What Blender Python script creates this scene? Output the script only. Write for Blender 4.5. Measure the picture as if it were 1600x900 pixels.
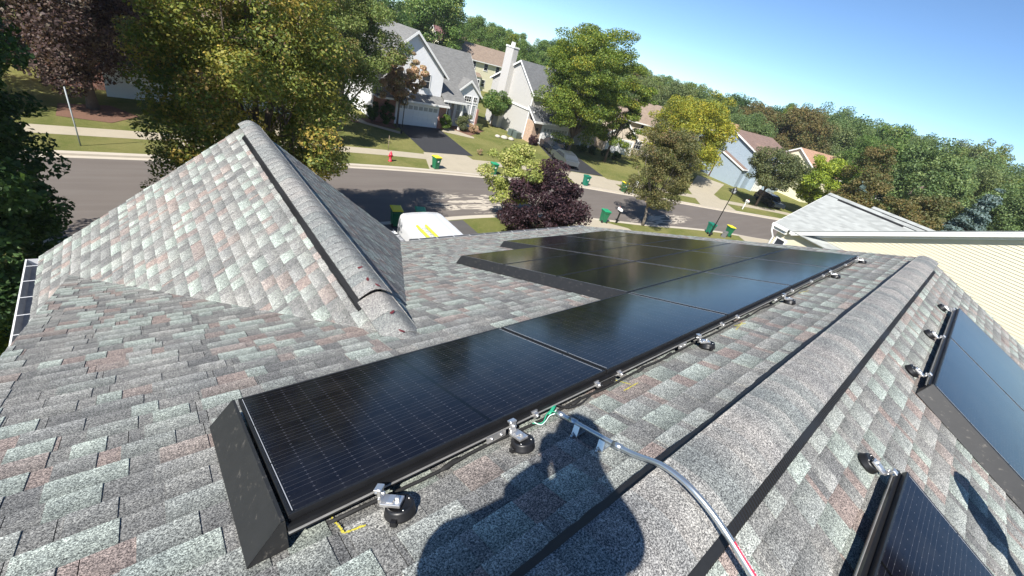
import bpy, math, random
import numpy as np
from mathutils import Vector, Matrix
R_ = math.radians
rnd = random.Random(7)
for o in list(bpy.data.objects): bpy.data.objects.remove(o)
scene = bpy.context.scene
C = scene.collection

# ------------------------------------------------------------------ camera
CAM = Vector((-0.1833, -0.8312, 1.4806))
rows = ((0.755316, 0.149755, -0.638021), (-0.603798, 0.537529, -0.588633), (0.254804, 0.829840, 0.496427))
cd = bpy.data.cameras.new('camera'); cam = bpy.data.objects.new('camera', cd); C.objects.link(cam)
cd.sensor_width = 36; cd.lens = 639.94 / 1600 * 36; cd.clip_start = 0.01; cd.clip_end = 3000
m = Matrix(rows).to_4x4(); m.translation = CAM; cam.matrix_world = m
scene.camera = cam
VIEW = Vector((0.638021, 0.588633, -0.496427)); CRIGHT = Vector((0.755316, -0.603798, 0.254804)); CUP = Vector((0.149755, 0.537529, 0.82984))

# ------------------------------------------------------------------ light
SUN = Vector((-0.629, -0.297, 0.719)).normalized()
w = bpy.data.worlds.new('World'); scene.world = w; w.use_nodes = True
nt = w.node_tree; bg = nt.nodes['Background']; sky = nt.nodes.new('ShaderNodeTexSky')
sky.sky_type = 'NISHITA'; sky.sun_disc = False
sky.sun_elevation = math.asin(SUN.z); sky.sun_rotation = math.atan2(SUN.x, SUN.y)
sky.air_density = 0.65; sky.dust_density = 0.0; sky.ozone_density = 2.6; sky.altitude = 1200
tint = nt.nodes.new('ShaderNodeMix'); tint.data_type = 'RGBA'; tint.blend_type = 'MULTIPLY'; tint.inputs[0].default_value = 1
tint.inputs[7].default_value = (0.88, 1.0, 1.04, 1); nt.links.new(sky.outputs[0], tint.inputs[6]); nt.links.new(tint.outputs[2], bg.inputs[0]); bg.inputs[1].default_value = 0.097
ld = bpy.data.lights.new('sun', 'SUN'); ld.energy = 5.0; ld.angle = R_(0.53); ld.color = (1, 0.955, 0.89)
sun = bpy.data.objects.new('sun', ld); C.objects.link(sun); sun.rotation_euler = SUN.to_track_quat('Z', 'Y').to_euler()
scene.view_settings.view_transform = 'Standard'; scene.view_settings.look = 'None'
scene.view_settings.exposure = 0.8; scene.view_settings.gamma = 1

# ------------------------------------------------------------------ geometry of the place
AL = 0.387455; CA, SA, TA = math.cos(AL), math.sin(AL), math.tan(AL)
GZ = -9.0                      # lawn level
YR = -0.745; ZR = -0.12 / CA - TA * YR     # main ridge of our roof
PW, PH = 1.74, 1.02508         # panel pitch
def zf(y): return -0.12 / CA - TA * y       # front slope shingle height
def zb(y): return ZR - TA * (YR - y)        # back slope

# ------------------------------------------------------------------ materials
MATS = {}
class NT:
    def __init__(s, name):
        s.m = bpy.data.materials.new(name); s.m.use_nodes = True; s.t = s.m.node_tree; s.b = s.t.nodes['Principled BSDF']
        MATS[name] = s.m
    def n(s, ty, ins=None, **kw):
        x = s.t.nodes.new(ty)
        for k, v in kw.items(): setattr(x, k, v)
        for k, v in (ins or {}).items():
            if hasattr(v, 'is_output') or isinstance(v, bpy.types.NodeSocket): s.t.links.new(v, x.inputs[k])
            else: x.inputs[k].default_value = v
        return x
    def set(s, k, v):
        if isinstance(v, bpy.types.NodeSocket): s.t.links.new(v, s.b.inputs[k])
        else: s.b.inputs[k].default_value = v
    def math(s, op, a, b=0.0, c=0.0):
        x = s.n('ShaderNodeMath', {0: a, 1: b, 2: c}, operation=op); return x.outputs[0]
    def ramp(s, f, stops):
        x = s.n('ShaderNodeValToRGB', {0: f}); e = x.color_ramp.elements
        while len(e) < len(stops): e.new(0.5)
        for i, (p, c) in enumerate(stops):
            e[i].position = p; e[i].color = (c + (1,)) if len(c) == 3 else c
        return x.outputs[0]
    def noise(s, scale, detail=2, rough=0.5, vec=None, dim='3D'):
        i = {'Scale': scale, 'Detail': detail, 'Roughness': rough}
        if vec is None: vec = s.obj()
        i['Vector'] = vec
        return s.n('ShaderNodeTexNoise', i).outputs['Fac']
    def obj(s):
        if not hasattr(s, '_tc'): s._tc = s.n('ShaderNodeTexCoord')
        return s._tc.outputs['Object']
    def mix(s, f, a, b, mode='MIX'):
        x = s.n('ShaderNodeMix', data_type='RGBA', blend_type=mode)
        for k, v in ((0, f), (6, a), (7, b)):
            if isinstance(v, bpy.types.NodeSocket): s.t.links.new(v, x.inputs[k])
            else: x.inputs[k].default_value = v if k == 0 else (tuple(v) + (1,))[:4]
        return x.outputs[2]
    def bump(s, h, strength=0.3, dist=0.01):
        x = s.n('ShaderNodeBump', {'Height': h, 'Strength': strength, 'Distance': dist}); s.set('Normal', x.outputs[0])
def rgb(c): return tuple(c) + (1,) if len(c) == 3 else c

def plain(name, col, rough=0.6, metal=0.0, var=0.12, scale=6.0, bump=0.0, coat=0):
    t = NT(name); f = t.noise(scale, 4, 0.6)
    t.set('Base Color', t.mix(f, [c * (1 - var) for c in col], [min(1, c * (1 + var)) for c in col]))
    t.set('Roughness', rough); t.set('Metallic', metal)
    if coat: t.set('Coat Weight', coat); t.set('Coat Roughness', 0.05)
    if bump: t.bump(t.noise(scale * 8, 3), bump, 0.01)
    return t.m

def granule(name, attr=True, col=(0.2, 0.2, 0.2), sc=150, contrast=1.0):
    t = NT(name)
    base = t.n('ShaderNodeAttribute', attribute_name='Col').outputs['Color'] if attr else None
    a = t.noise(sc, 3, 0.75); b = t.noise(3.0, 3, 0.6); c = t.noise(sc * 2.4, 1, 0.5)
    g = t.ramp(t.math('MULTIPLY_ADD', c, 0.35, t.math('MULTIPLY', a, 0.65)), [(0.39, (0.06, .06, .065)), (0.49, (0.36,) * 3), (0.60, (1.0, .985, .96))])
    g = t.mix(1.0, g, (2.35, 2.35, 2.35), 'MULTIPLY')
    v = t.ramp(b, [(0.3, (0.86, 0.86, 0.88)), (0.7, (1.14, 1.12, 1.1))])
    x = t.mix(1.0, base if attr else col, g, 'MULTIPLY')
    x = t.mix(1.0, x, v, 'MULTIPLY'); x = t.mix(1.0, x, t.ramp(t.noise(26, 4, 0.7), [(0.34, (0.80, .80, .81)), (0.66, (1.2, 1.19, 1.17))]), 'MULTIPLY')
    t.set('Base Color', x); t.set('Roughness', 0.93); t.set('Specular IOR Level', 0.25)
    t.bump(a, 0.6, 0.004)
    return t.m
M_shingle = granule('shingle_granules')
M_under = plain('asphalt_underlay', (0.035, 0.035, 0.036), 0.95)

def far_shingle(name, col, var=0.3, light=1.0):
    t = NT(name); o = t.obj(); s = t.n('ShaderNodeSeparateXYZ', {0: o})
    cz = t.math('MULTIPLY', s.outputs[2], 14.0); row = t.math('FLOOR', cz)
    cx = t.math('FLOOR', t.math('MULTIPLY', t.math('ADD', s.outputs[0], s.outputs[1]), 4.0))
    wn = t.n('ShaderNodeTexWhiteNoise', {'Vector': t.n('ShaderNodeCombineXYZ', {0: cx, 1: row}).outputs[0]}, noise_dimensions='3D').outputs['Value']
    f = t.math('MULTIPLY_ADD', t.noise(1.2, 4, 0.6), 0.5, t.math('MULTIPLY', wn, 0.5))
    t.set('Base Color', t.mix(f, [c * (1 - var) for c in col], [c * (1 + var) for c in col]))
    t.set('Roughness', 0.92); t.bump(t.math('FRACT', cz), 0.35, 0.02)
    return t.m
def siding_far(name, col):
    t = NT(name); s = t.n('ShaderNodeSeparateXYZ', {0: t.obj()})
    t.set('Base Color', t.mix(t.noise(1.5, 3), [c * .95 for c in col], [min(1, c * 1.04) for c in col]))
    t.set('Roughness', 0.5); t.bump(t.math('FRACT', t.math('MULTIPLY', s.outputs[2], -8.0)), 0.5, 0.02)
    return t.m
def brick(name, col=(0.36, 0.13, 0.08), mortar=(0.4, 0.36, 0.32)):
    t = NT(name); s = t.n('ShaderNodeSeparateXYZ', {0: t.obj()})
    v = t.n('ShaderNodeCombineXYZ', {0: t.math('ADD', s.outputs[0], s.outputs[1]), 1: s.outputs[2]}).outputs[0]
    b = t.n('ShaderNodeTexBrick', {'Vector': v, 'Color1': rgb(col), 'Color2': rgb([c * .7 for c in col]), 'Mortar': rgb(mortar), 'Scale': 1.0, 'Brick Width': 0.21, 'Row Height': 0.075, 'Mortar Size': 0.008})
    t.set('Base Color', b.outputs[0]); t.set('Roughness', 0.85); return t.m

M_white = plain('white_paint', (0.8, 0.8, 0.78), 0.45, var=0.04)
M_cream = plain('cream_siding', (0.67, 0.62, 0.46), 0.5, var=0.03, scale=1.5)
M_sid_w = siding_far('white_siding', (0.78, 0.79, 0.80))
M_sid_g = siding_far('grey_siding', (0.52, 0.50, 0.47))
M_sid_b = siding_far('blue_siding', (0.30, 0.37, 0.43))
M_sid_y = siding_far('yellow_siding', (0.74, 0.70, 0.50))
M_sid_t = siding_far('beige_siding', (0.58, 0.50, 0.40))
M_roof_g = far_shingle('grey_roof', (0.17, 0.17, 0.165))
M_roof_w = far_shingle('pale_roof', (0.31, 0.325, 0.315), 0.3)
M_roof_d = far_shingle('slate_grey_roof', (0.13, 0.135, 0.14))
M_roof_b = far_shingle('brown_roof', (0.20, 0.135, 0.11))
M_roof_t = far_shingle('tan_roof', (0.36, 0.22, 0.145))
M_roof_r = far_shingle('maroon_roof', (0.17, 0.085, 0.08))
M_roof_s = far_shingle('taupe_roof', (0.25, 0.19, 0.145))
M_brick = brick('red_brick'); M_brick_t = brick('tan_brick', (0.55, 0.36, 0.24))
M_glass = plain('window_glass', (0.03, 0.035, 0.045), 0.06, var=0.3)
M_black = plain('black_plastic', (0.012, 0.012, 0.013), 0.42, var=0.25)
M_vent = plain('vent_black', (0.012, 0.012, 0.013), 0.6, var=0.3, scale=60)
M_frame = plain('black_anodised', (0.03, 0.031, 0.034), 0.36, 0.6, var=0.3, scale=20)
M_alu = plain('aluminium', (0.72, 0.71, 0.69), 0.34, 0.85, var=0.15, scale=30)
M_galv = plain('galvanised_steel', (0.60, 0.64, 0.66), 0.30, 0.9, var=0.10, scale=25)
M_gutter = plain('gutter_white', (0.74, 0.75, 0.76), 0.4, var=0.06)
M_gdirt = plain('gutter_inside', (0.24, 0.25, 0.27), 0.6, var=0.35, scale=12)
M_gdark = plain('gutter_grey', (0.16, 0.165, 0.17), 0.5, var=0.2, scale=5)
M_bin = plain('bin_green', (0.012, 0.14, 0.065), 0.42, var=0.15)
M_binl = plain('bin_lid_green', (0.02, 0.28, 0.13), 0.42, var=0.1)
M_binb = plain('bin_teal', (0.01, 0.17, 0.11), 0.42, var=0.1)
M_biny = plain('bin_lid_yellow', (0.75, 0.62, 0.03), 0.42, var=0.08)
M_red = plain('hydrant_red', (0.62, 0.03, 0.06), 0.45)
M_rubber = plain('rubber', (0.015, 0.015, 0.015), 0.8)
M_van = plain('vehicle_white', (0.60, 0.61, 0.62), 0.25, var=0.03, coat=0.6)
M_cardark = plain('car_dark', (0.02, 0.03, 0.045), 0.25, 0.4, coat=1)
M_carsil = plain('car_silver', (0.10, 0.12, 0.14), 0.35, 0.5, coat=.5)
M_ladder = plain('ladder_yellow', (0.55, 0.62, 0.05), 0.45)
M_post = plain('black_post', (0.012, 0.013, 0.014), 0.4)
M_bark = plain('bark', (0.13, 0.10, 0.075), 0.9, var=0.4, scale=9, bump=0.6)
M_barkg = plain('bark_grey', (0.22, 0.19, 0.16), 0.9, var=0.35, scale=9, bump=0.6)
M_mulch = plain('mulch', (0.16, 0.085, 0.055), 0.95, var=0.35, scale=9)
M_cloth = plain('work_shirt', (0.05, 0.08, 0.14), 0.9); M_skin = plain('skin', (0.45, 0.27, 0.19), 0.6)
M_jean = plain('jeans', (0.05, 0.07, 0.13), 0.9); M_hat = plain('cap_cloth', (0.04, 0.04, 0.05), 0.9)
M_green = plain('wire_green', (0.02, 0.28, 0.16), 0.5); M_wirew = plain('wire_white', (0.6, 0.75, 0.7), 0.5)
M_label = plain('label_red', (0.62, 0.04, 0.08), 0.4, var=0.03); M_text = plain('label_text_white', (0.8, 0.75, 0.75), 0.5, var=0.02)
M_chalk = plain('chalk_yellow', (0.62, 0.54, 0.06), 0.95, var=0.3, scale=90)
M_redleaf = plain('dry_red_leaf', (0.12, 0.02, 0.025), 0.7)
M_stone = plain('garden_stone', (0.45, 0.42, 0.36), 0.9, var=0.2)

def skirt_mat():
    t = NT('skirt_black'); n1 = t.noise(14, 5, 0.7); s = t.n('ShaderNodeMapping', {'Vector': t.obj(), 'Scale': (9, 3, 9)})
    n2 = t.noise(3.5, 5, 0.75, s.outputs[0])
    f = t.ramp(n2, [(0.585, (0, 0, 0)), (0.66, (0.85, 0.85, 0.85))])
    c = t.mix(n1, (0.016, 0.017, 0.018), (0.034, 0.034, 0.034)); c = t.mix(f, c, (0.10, 0.093, 0.082))
    t.set('Base Color', c); t.set('Roughness', 0.48); t.set('Metallic', 0.2); return t.m
M_skirt = skirt_mat()

def panel_mat():
    t = NT('solar_glass'); s = t.n('ShaderNodeSeparateXYZ', {0: t.obj()}); x, y = s.outputs[0], s.outputs[1]
    def line(v, pitch, half, off=0.0):
        f = t.math('FRACT', t.math('MULTIPLY_ADD', v, 1 / pitch, off + 0.5)); d = t.math('ABSOLUTE', t.math('SUBTRACT', f, 0.5))
        return t.math('LESS_THAN', d, half / pitch)
    bus = line(y, 0.0273, 0.0009); gapy = line(y, 0.1638, 0.0013, 0.5); gapx = line(x, 0.0838, 0.0010)
    tick = t.math('MULTIPLY', line(x, 0.0838, 0.0045), line(y, 0.0273, 0.0012))
    mid = t.math('LESS_THAN', t.math('ABSOLUTE', x), 0.010)
    inner = t.math('MULTIPLY', t.math('LESS_THAN', t.math('ABSOLUTE', x), 0.838), t.math('LESS_THAN', t.math('ABSOLUTE', y), 0.4915))
    cell = t.mix(t.noise(2.5, 2), (0.004, 0.0043, 0.008), (0.006, 0.0065, 0.012))
    c = t.mix(bus, cell, (0.040, 0.041, 0.046)); c = t.mix(gapy, c, (0.004, 0.004, 0.006)); c = t.mix(gapx, c, (0.012, 0.013, 0.02))
    c = t.mix(tick, c, (0.11, 0.11, 0.12)); c = t.mix(mid, c, (0.0015, 0.0015, 0.002))
    c = t.mix(inner, (0.004, 0.0045, 0.007), c)
    dn = t.noise(9, 4, 0.6); c = t.mix(t.ramp(t.noise(5, 5, 0.7), [(0.45, (0, 0, 0)), (0.75, (0.06,) * 3)]), c, (0.16, 0.15, 0.13))
    t.set('Base Color', c)
    t.set('Roughness', t.math('MULTIPLY_ADD', dn, 0.08, 0.085)); t.set('Specular IOR Level', 0.17)
    t.bump(t.noise(1.1, 1), 0.035, 0.05)
    return t.m
M_panel = panel_mat()
M_raill = plain('rail_lip', (0.42, 0.415, 0.40), 0.4, 0.5, var=0.5, scale=12)
M_ribbon = plain('ribbon_silver', (0.55, 0.56, 0.58), 0.4, 0.3)

def street_mat():
    t = NT('street_asphalt'); o = t.obj()
    n1 = t.noise(0.35, 4, 0.55); n2 = t.noise(40, 3, 0.7)
    mp = t.n('ShaderNodeMapping', {'Vector': o, 'Rotation': (0, 0, R_(8)), 'Scale': (0.12, 1.6, 1)}); n3 = t.noise(1.0, 3, 0.6, mp.outputs[0])
    c = t.mix(n1, (0.104, 0.088, 0.076), (0.145, 0.124, 0.109))
    c = t.mix(t.math('MULTIPLY', n2, 0.35), c, (0.17, 0.15, 0.135))
    c = t.mix(t.ramp(n3, [(0.45, (0, 0, 0)), (0.62, (0.35,) * 3)]), c, (0.17, 0.152, 0.135))
    # chalky scuffed patches where the surface has been worn by turning cars
    sep = t.n('ShaderNodeSeparateXYZ', {0: o})
    def patch(cx, cy, rx, ry):
        dx = t.math('MULTIPLY', t.math('SUBTRACT', sep.outputs[0], cx), 1 / rx); dy = t.math('MULTIPLY', t.math('SUBTRACT', sep.outputs[1], cy), 1 / ry)
        d = t.math('ADD', t.math('MULTIPLY', dx, dx), t.math('MULTIPLY', dy, dy)); return t.math('MAXIMUM', t.math('SUBTRACT', 1.0, d), 0.0)
    p = t.math('ADD', patch(18.2, 22.3, 4.8, 2.0), t.math('ADD', patch(37.5, 17.5, 6, 1.3), t.math('MULTIPLY', patch(26, 23.0, 6, 1.6), 0.5)))
    wv = t.n('ShaderNodeTexNoise', {'Vector': t.n('ShaderNodeMapping', {'Vector': o, 'Rotation': (0, 0, R_(-18)), 'Scale': (0.30, 1.5, 1)}).outputs[0], 'Scale': 1.0, 'Detail': 3, 'Roughness': 0.55, 'Distortion': 1.2}).outputs['Fac']
    wv2 = t.math('ABSOLUTE', t.math('SUBTRACT', wv, 0.5))
    st = t.ramp(t.math('ADD', wv2, t.math('MULTIPLY', p, -0.06)), [(0.0, (1, 1, 1)), (0.012, (0.0,) * 3)])
    f = t.math('MULTIPLY', st, t.math('MINIMUM', t.math('MULTIPLY', p, 1.7), 0.8))
    c = t.mix(f, c, (0.55, 0.49, 0.40))
    t.set('Base Color', c); t.set('Roughness', 0.88); t.bump(n2, 0.4, 0.01); return t.m
M_street = street_mat()
def grass_mat():
    t = NT('lawn'); n1 = t.noise(0.28, 4, 0.6); n2 = t.noise(3.0, 4, 0.7); n3 = t.noise(28, 3, 0.8)
    c = t.mix(t.ramp(n1, [(0.38, (0, 0, 0)), (0.62, (1, 1, 1))]), (0.125, 0.145, 0.040), (0.20, 0.195, 0.07))
    c = t.mix(t.ramp(n2, [(0.5, (0, 0, 0)), (0.75, (0.6,) * 3)]), c, (0.26, 0.22, 0.09))
    c = t.mix(1.0, c, t.ramp(n3, [(0.3, (0.5,) * 3), (0.7, (1.6,) * 3)]), 'MULTIPLY')
    t.set('Base Color', c); t.set('Roughness', 1.0); t.set('Specular IOR Level', 0.1); t.bump(n3, 1.0, 0.05); return t.m
M_grass = grass_mat()
def concrete(name, col, joint=1.5):
    t = NT(name); n = t.noise(0.9, 5, 0.65); n2 = t.noise(25, 3, 0.7)
    c = t.mix(n, [x * .82 for x in col], [x * 1.12 for x in col]); c = t.mix(t.math('MULTIPLY', n2, 0.3), c, [x * .7 for x in col])
    t.set('Base Color', c); t.set('Roughness', 0.85); t.bump(n2, 0.3, 0.005); return t.m
M_conc = concrete('concrete', (0.42, 0.37, 0.28)); M_curb = concrete('kerb_concrete', (0.50, 0.45, 0.37))
M_drive = plain('driveway_sealed', (0.030, 0.031, 0.035), 0.8, var=0.2, scale=1.5, bump=0.3)
M_drive2 = plain('driveway_worn', (0.085, 0.08, 0.078), 0.85, var=0.2, scale=1.5, bump=0.3)

def leaf_mat():
    t = NT('leaves'); a = t.n('ShaderNodeAttribute', attribute_name='Col').outputs['Color']
    t.set('Base Color', a); t.set('Roughness', 0.55); t.set('Specular IOR Level', 0.35)
    tr = t.n('ShaderNodeBsdfTranslucent', {'Color': t.mix(1.0, a, (1.35, 1.3, 0.7), 'MULTIPLY')})
    mx = t.n('ShaderNodeMixShader', {0: 0.36, 1: t.b.outputs[0], 2: tr.outputs[0]})
    out = [n for n in t.t.nodes if n.type == 'OUTPUT_MATERIAL'][0]; t.t.links.new(mx.outputs[0], out.inputs[0]); return t.m
M_leaf = leaf_mat()

# ------------------------------------------------------------------ mesh helpers
class MB:
    def __init__(s): s.v = []; s.f = []; s.mi = []; s.mats = []; s.cols = None; s.sm = []
    def mat(s, m):
        if m not in s.mats: s.mats.append(m)
        return s.mats.index(m)
    def add(s, vs, fs, m=None, smooth=False):
        k = len(s.v); i = s.mat(m) if m else 0
        s.v += [tuple(x) for x in vs]
        for f in fs: s.f.append([a + k for a in f]); s.mi.append(i); s.sm.append(smooth)
        return s
    def box(s, x0, x1, y0, y1, z0, z1, m=None):
        v = [(x, y, z) for z in (z0, z1) for y in (y0, y1) for x in (x0, x1)]
        return s.add(v, [(0, 2, 3, 1), (4, 5, 7, 6), (0, 1, 5, 4), (2, 6, 7, 3), (0, 4, 6, 2), (1, 3, 7, 5)], m)
    def prism(s, poly, d, m=None, cap=True):   # poly: list of 3D points, d: extrusion vector
        n = len(poly); d = Vector(d); a = [Vector(p) for p in poly]; b = [p + d for p in a]
        fs = [(i, (i + 1) % n, n + (i + 1) % n, n + i) for i in range(n)]
        if cap: fs += [tuple(reversed(range(n))), tuple(range(n, 2 * n))]
        return s.add(a + b, fs, m)
    def tube(s, pts, r, m=None, seg=8, cap=True, smooth=True):
        pts = [Vector(p) for p in pts]; rs = r if isinstance(r, (list, tuple)) else [r] * len(pts)
        vs = []; n = len(pts); up0 = None
        for i, p in enumerate(pts):
            t = (pts[min(i + 1, n - 1)] - pts[max(i - 1, 0)]).normalized()
            if up0 is None: up0 = t.orthogonal().normalized()
            u = (up0 - t * up0.dot(t)).normalized(); up0 = u; v = t.cross(u)
            for k in range(seg):
                a = 2 * math.pi * k / seg; vs.append(p + (u * math.cos(a) + v * math.sin(a)) * rs[i])
        fs = [(i * seg + k, i * seg + (k + 1) % seg, (i + 1) * seg + (k + 1) % seg, (i + 1) * seg + k) for i in range(n - 1) for k in range(seg)]
        if cap: fs += [tuple(reversed(range(seg))), tuple(range((n - 1) * seg, n * seg))]
        return s.add(vs, fs, m, smooth)
    def lathe(s, prof, c=(0, 0, 0), seg=16, m=None, smooth=True):
        c = Vector(c); vs = [c + Vector((r * math.cos(2 * math.pi * k / seg), r * math.sin(2 * math.pi * k / seg), z)) for r, z in prof for k in range(seg)]
        n = len(prof)
        fs = [(i * seg + k, i * seg + (k + 1) % seg, (i + 1) * seg + (k + 1) % seg, (i + 1) * seg + k) for i in range(n - 1) for k in range(seg)]
        fs += [tuple(reversed(range(seg))), tuple(range((n - 1) * seg, n * seg))]
        return s.add(vs, fs, m, smooth)
    def build(s, name, mat=None, parent=None, loc=None, rot=None):
        me = bpy.data.meshes.new(name); me.from_pydata(s.v, [], s.f)
        if s.mats:
            for x in s.mats: me.materials.append(x)
            me.polygons.foreach_set('material_index', s.mi)
        if mat is not None and not s.mats: me.materials.append(mat)
        me.polygons.foreach_set('use_smooth', s.sm)
        if s.cols is not None:
            a = me.attributes.new('Col', 'FLOAT_COLOR', 'POINT'); a.data.foreach_set('color', np.array(s.cols, dtype=np.float32).ravel())
        me.update()
        o = bpy.data.objects.new(name, me); C.objects.link(o)
        if parent: o.parent = parent
        if loc is not None: o.location = loc
        if rot is not None: o.rotation_euler = rot
        return o
def bevel(o, w=0.01, seg=2):
    b = o.modifiers.new('bevel', 'BEVEL'); b.width = w; b.segments = seg; b.limit_method = 'ANGLE'; b.angle_limit = R_(40); return o
def tag(o, label=None, cat=None, group=None, kind=None):
    if label: o['label'] = label
    if cat: o['category'] = cat
    if group: o['group'] = group
    if kind: o['kind'] = kind
    return o
def thing(name, label, cat, loc=(0, 0, 0), rotz=0, group=None):
    o = bpy.data.objects.new(name, None); C.objects.link(o); o.location = loc; o.rotation_euler = (0, 0, rotz); o.empty_display_size = 0.2
    return tag(o, label, cat, group)
def copy_tree(o, parent=None):
    c = o.copy(); C.objects.link(c); c.parent = parent
    for ch in [x for x in C.objects if x.parent == o]: copy_tree(ch, c)
    return c
def clip(poly, half):
    # poly: list of (u,v); half: list of (a,b,c) keeping a*u+b*v<=c
    for a, b, c in half:
        out = []; n = len(poly)
        if n == 0: return out
        for i in range(n):
            p, q = poly[i], poly[(i + 1) % n]; dp = a * p[0] + b * p[1] - c; dq = a * q[0] + b * q[1] - c
            if dp <= 0: out.append(p)
            if (dp < 0 < dq) or (dq < 0 < dp):
                t = dp / (dp - dq); out.append((p[0] + (q[0] - p[0]) * t, p[1] + (q[1] - p[1]) * t))
        poly = out
    return poly
def halves(poly):
    A = sum(poly[i][0] * poly[(i + 1) % len(poly)][1] - poly[(i + 1) % len(poly)][0] * poly[i][1] for i in range(len(poly)))
    if A < 0: poly = poly[::-1]
    h = []
    for i in range(len(poly)):
        p, q = poly[i], poly[(i + 1) % len(poly)]; a, b = q[1] - p[1], -(q[0] - p[0]); h.append((a, b, a * p[0] + b * p[1]))
    return h

# ================================================================== SETTING
NEAR = [(-120, 19.6), (-40, 19.6), (5, 19.55), (12, 19.7), (17, 19.9), (22, 19.6), (28, 18.4), (33, 16.8), (38.5, 15.4), (43, 14.0), (47, 12.1), (51, 10.3), (58, 6.2), (66, 0.5), (75, -8), (90, -26)]
FAR = [(-120, 28.95), (-40, 28.95), (5, 28.95), (12.2, 28.9), (17.8, 28.4), (23.8, 27.5), (28.5, 26.9), (33.3, 25.8), (38.8, 23.8), (45, 21.8), (51.7, 19.2), (59.4, 16.4), (67.2, 13.2), (76, 8), (88, -2), (104, -20)]
def smooth_line(P, n=4):
    out = []
    for i in range(len(P) - 1):
        p0, p1, p2, p3 = [np.array(P[max(0, min(len(P) - 1, j))], float) for j in (i - 1, i, i + 1, i + 2)]
        for k in range(n):
            t = k / n; out.append(tuple(0.5 * ((2 * p1) + (-p0 + p2) * t + (2 * p0 - 5 * p1 + 4 * p2 - p3) * t * t + (-p0 + 3 * p1 - 3 * p2 + p3) * t ** 3)))
    out.append(P[-1]); return out
NEARS, FARS = smooth_line(NEAR), smooth_line(FAR)
def offset(L, d):
    out = []
    for i, p in enumerate(L):
        a, b = L[max(0, i - 1)], L[min(len(L) - 1, i + 1)]; t = Vector((b[0] - a[0], b[1] - a[1])).normalized(); out.append((p[0] - t.y * d, p[1] + t.x * d))
    return out
def band(name, A, B, z0, z1, mat, thick=0.0, **kw):
    mb = MB(); n = len(A); vs = [(x, y, z0) for x, y in A] + [(x, y, z1) for x, y in B]
    fs = [(i, i + 1, n + i + 1, n + i) for i in range(n - 1)]
    if (B[0][1] < A[0][1]): fs = [f[::-1] for f in fs]
    if thick:
        vs += [(x, y, z0 - thick) for x, y in A] + [(x, y, z1 - thick) for x, y in B]
        fs += [(i, 2 * n + i, 2 * n + i + 1, i + 1) for i in range(n - 1)] + [(n + i, n + i + 1, 3 * n + i + 1, 3 * n + i) for i in range(n - 1)]
    mb.add(vs, fs); o = mb.build(name, mat); return tag(o, kind='structure', **kw)
g = MB(); g.add([(-900, -900, GZ - .16), (1200, -900, GZ - .16), (1200, 1200, GZ - .16), (-900, 1200, GZ - .16)], [(0, 1, 2, 3)]); tag(g.build('ground', M_grass), kind='structure')
band('street', NEARS, FARS, GZ - .12, GZ - .12, M_street)
band('kerb', NEARS, offset(NEARS, -0.38), GZ + .006, GZ + .006, M_curb, 0.15)
band('kerb', offset(FARS, 0.38), FARS, GZ + .006, GZ + .006, M_curb, 0.15)
band('gutter_pan', NEARS, offset(NEARS, 0.32), GZ - .112, GZ - .114, M_curb)
band('gutter_pan', offset(FARS, -0.32), FARS, GZ - .114, GZ - .112, M_curb)
far_in = offset(FARS, .38); near_in = offset(NEARS, -.38)
band('lawn', far_in, [(p[0], 300 if p[0] < 60 else 300) for p in far_in], GZ, GZ, M_grass)
band('lawn', [(p[0], -250) for p in near_in], near_in, GZ, GZ, M_grass)
# pavement slabs across the street
A, B = offset(FARS, 2.95), offset(FARS, 4.45)
band('pavement', A, B, GZ + .008, GZ + .008, M_conc)
def sheet(name, pts, z, mat, **kw):
    mb = MB(); mb.add([(x, y, z) for x, y in pts], [tuple(range(len(pts)))])
    o = mb.build(name, mat)
    if o.data.polygons[0].normal.z < 0: o.data.flip_normals()
    return tag(o, kind='structure', **kw)
# drives and aprons
sheet('driveway', [(5.2, 7.0), (14.8, 7.0), (15.2, 19.35), (5.0, 19.25)], GZ + .012, M_drive2)
sheet('driveway', [(24.6, 4.6), (29.6, 3.2), (30.0, 16.3), (27.5, 18.3), (22.6, 19.1), (24.9, 16.8)], GZ + .012, M_conc)
sheet('driveway', [(43.5, 4), (48.5, 4), (49.2, 11.0), (45.0, 12.9), (44.0, 11.6)], GZ + .012, M_conc)
sheet('driveway_apron', [(17.9, 28.75), (24.6, 27.65), (24.4, 33.1), (19.7, 33.2)], GZ + .014, M_conc)
sheet('driveway', [(19.9, 33.3), (25.2, 33.0), (26.8, 43.4), (21.3, 43.4)], GZ + .014, M_drive)
sheet('driveway_apron', [(33.6, 26.0), (40.2, 23.5), (41.2, 28.4), (35.4, 30.2)], GZ + .014, M_conc)
sheet('driveway', [(35.6, 30.3), (41.4, 28.6), (46.2, 40.9), (41.2, 40.9)], GZ + .014, M_drive)
sheet('driveway', [(50.2, 19.9), (56.2, 17.9), (60, 23), (72, 27), (70, 31), (56, 25.0)], GZ + .014, M_conc)
sheet('driveway', [(1, 29.2), (6.2, 29.2), (10.6, 42), (5.6, 42)], GZ + .014, M_conc)
sheet('garden_bed', [(26.9, 41.6), (29.8, 40.6), (34.2, 43.8), (33.9, 45.2), (30, 44.8), (27.2, 43.3)], GZ + .02, M_mulch)
sheet('garden_bed', [(16.2, 41.3), (20.4, 40.2), (21.0, 43.2), (16.4, 43.2)], GZ + .02, M_mulch)
sheet('garden_bed', [(-3.6, 35.3), (-1.2, 34.7), (0.2, 36.6), (-1.2, 38.6), (-3.6, 38.0)], GZ + .02, M_mulch)
sheet('footpath', [(26.4, 41.3), (29.8, 39.6), (30.2, 40.3), (28.6, 43.0), (27.6, 43.0)], GZ + .024, M_conc)
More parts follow.
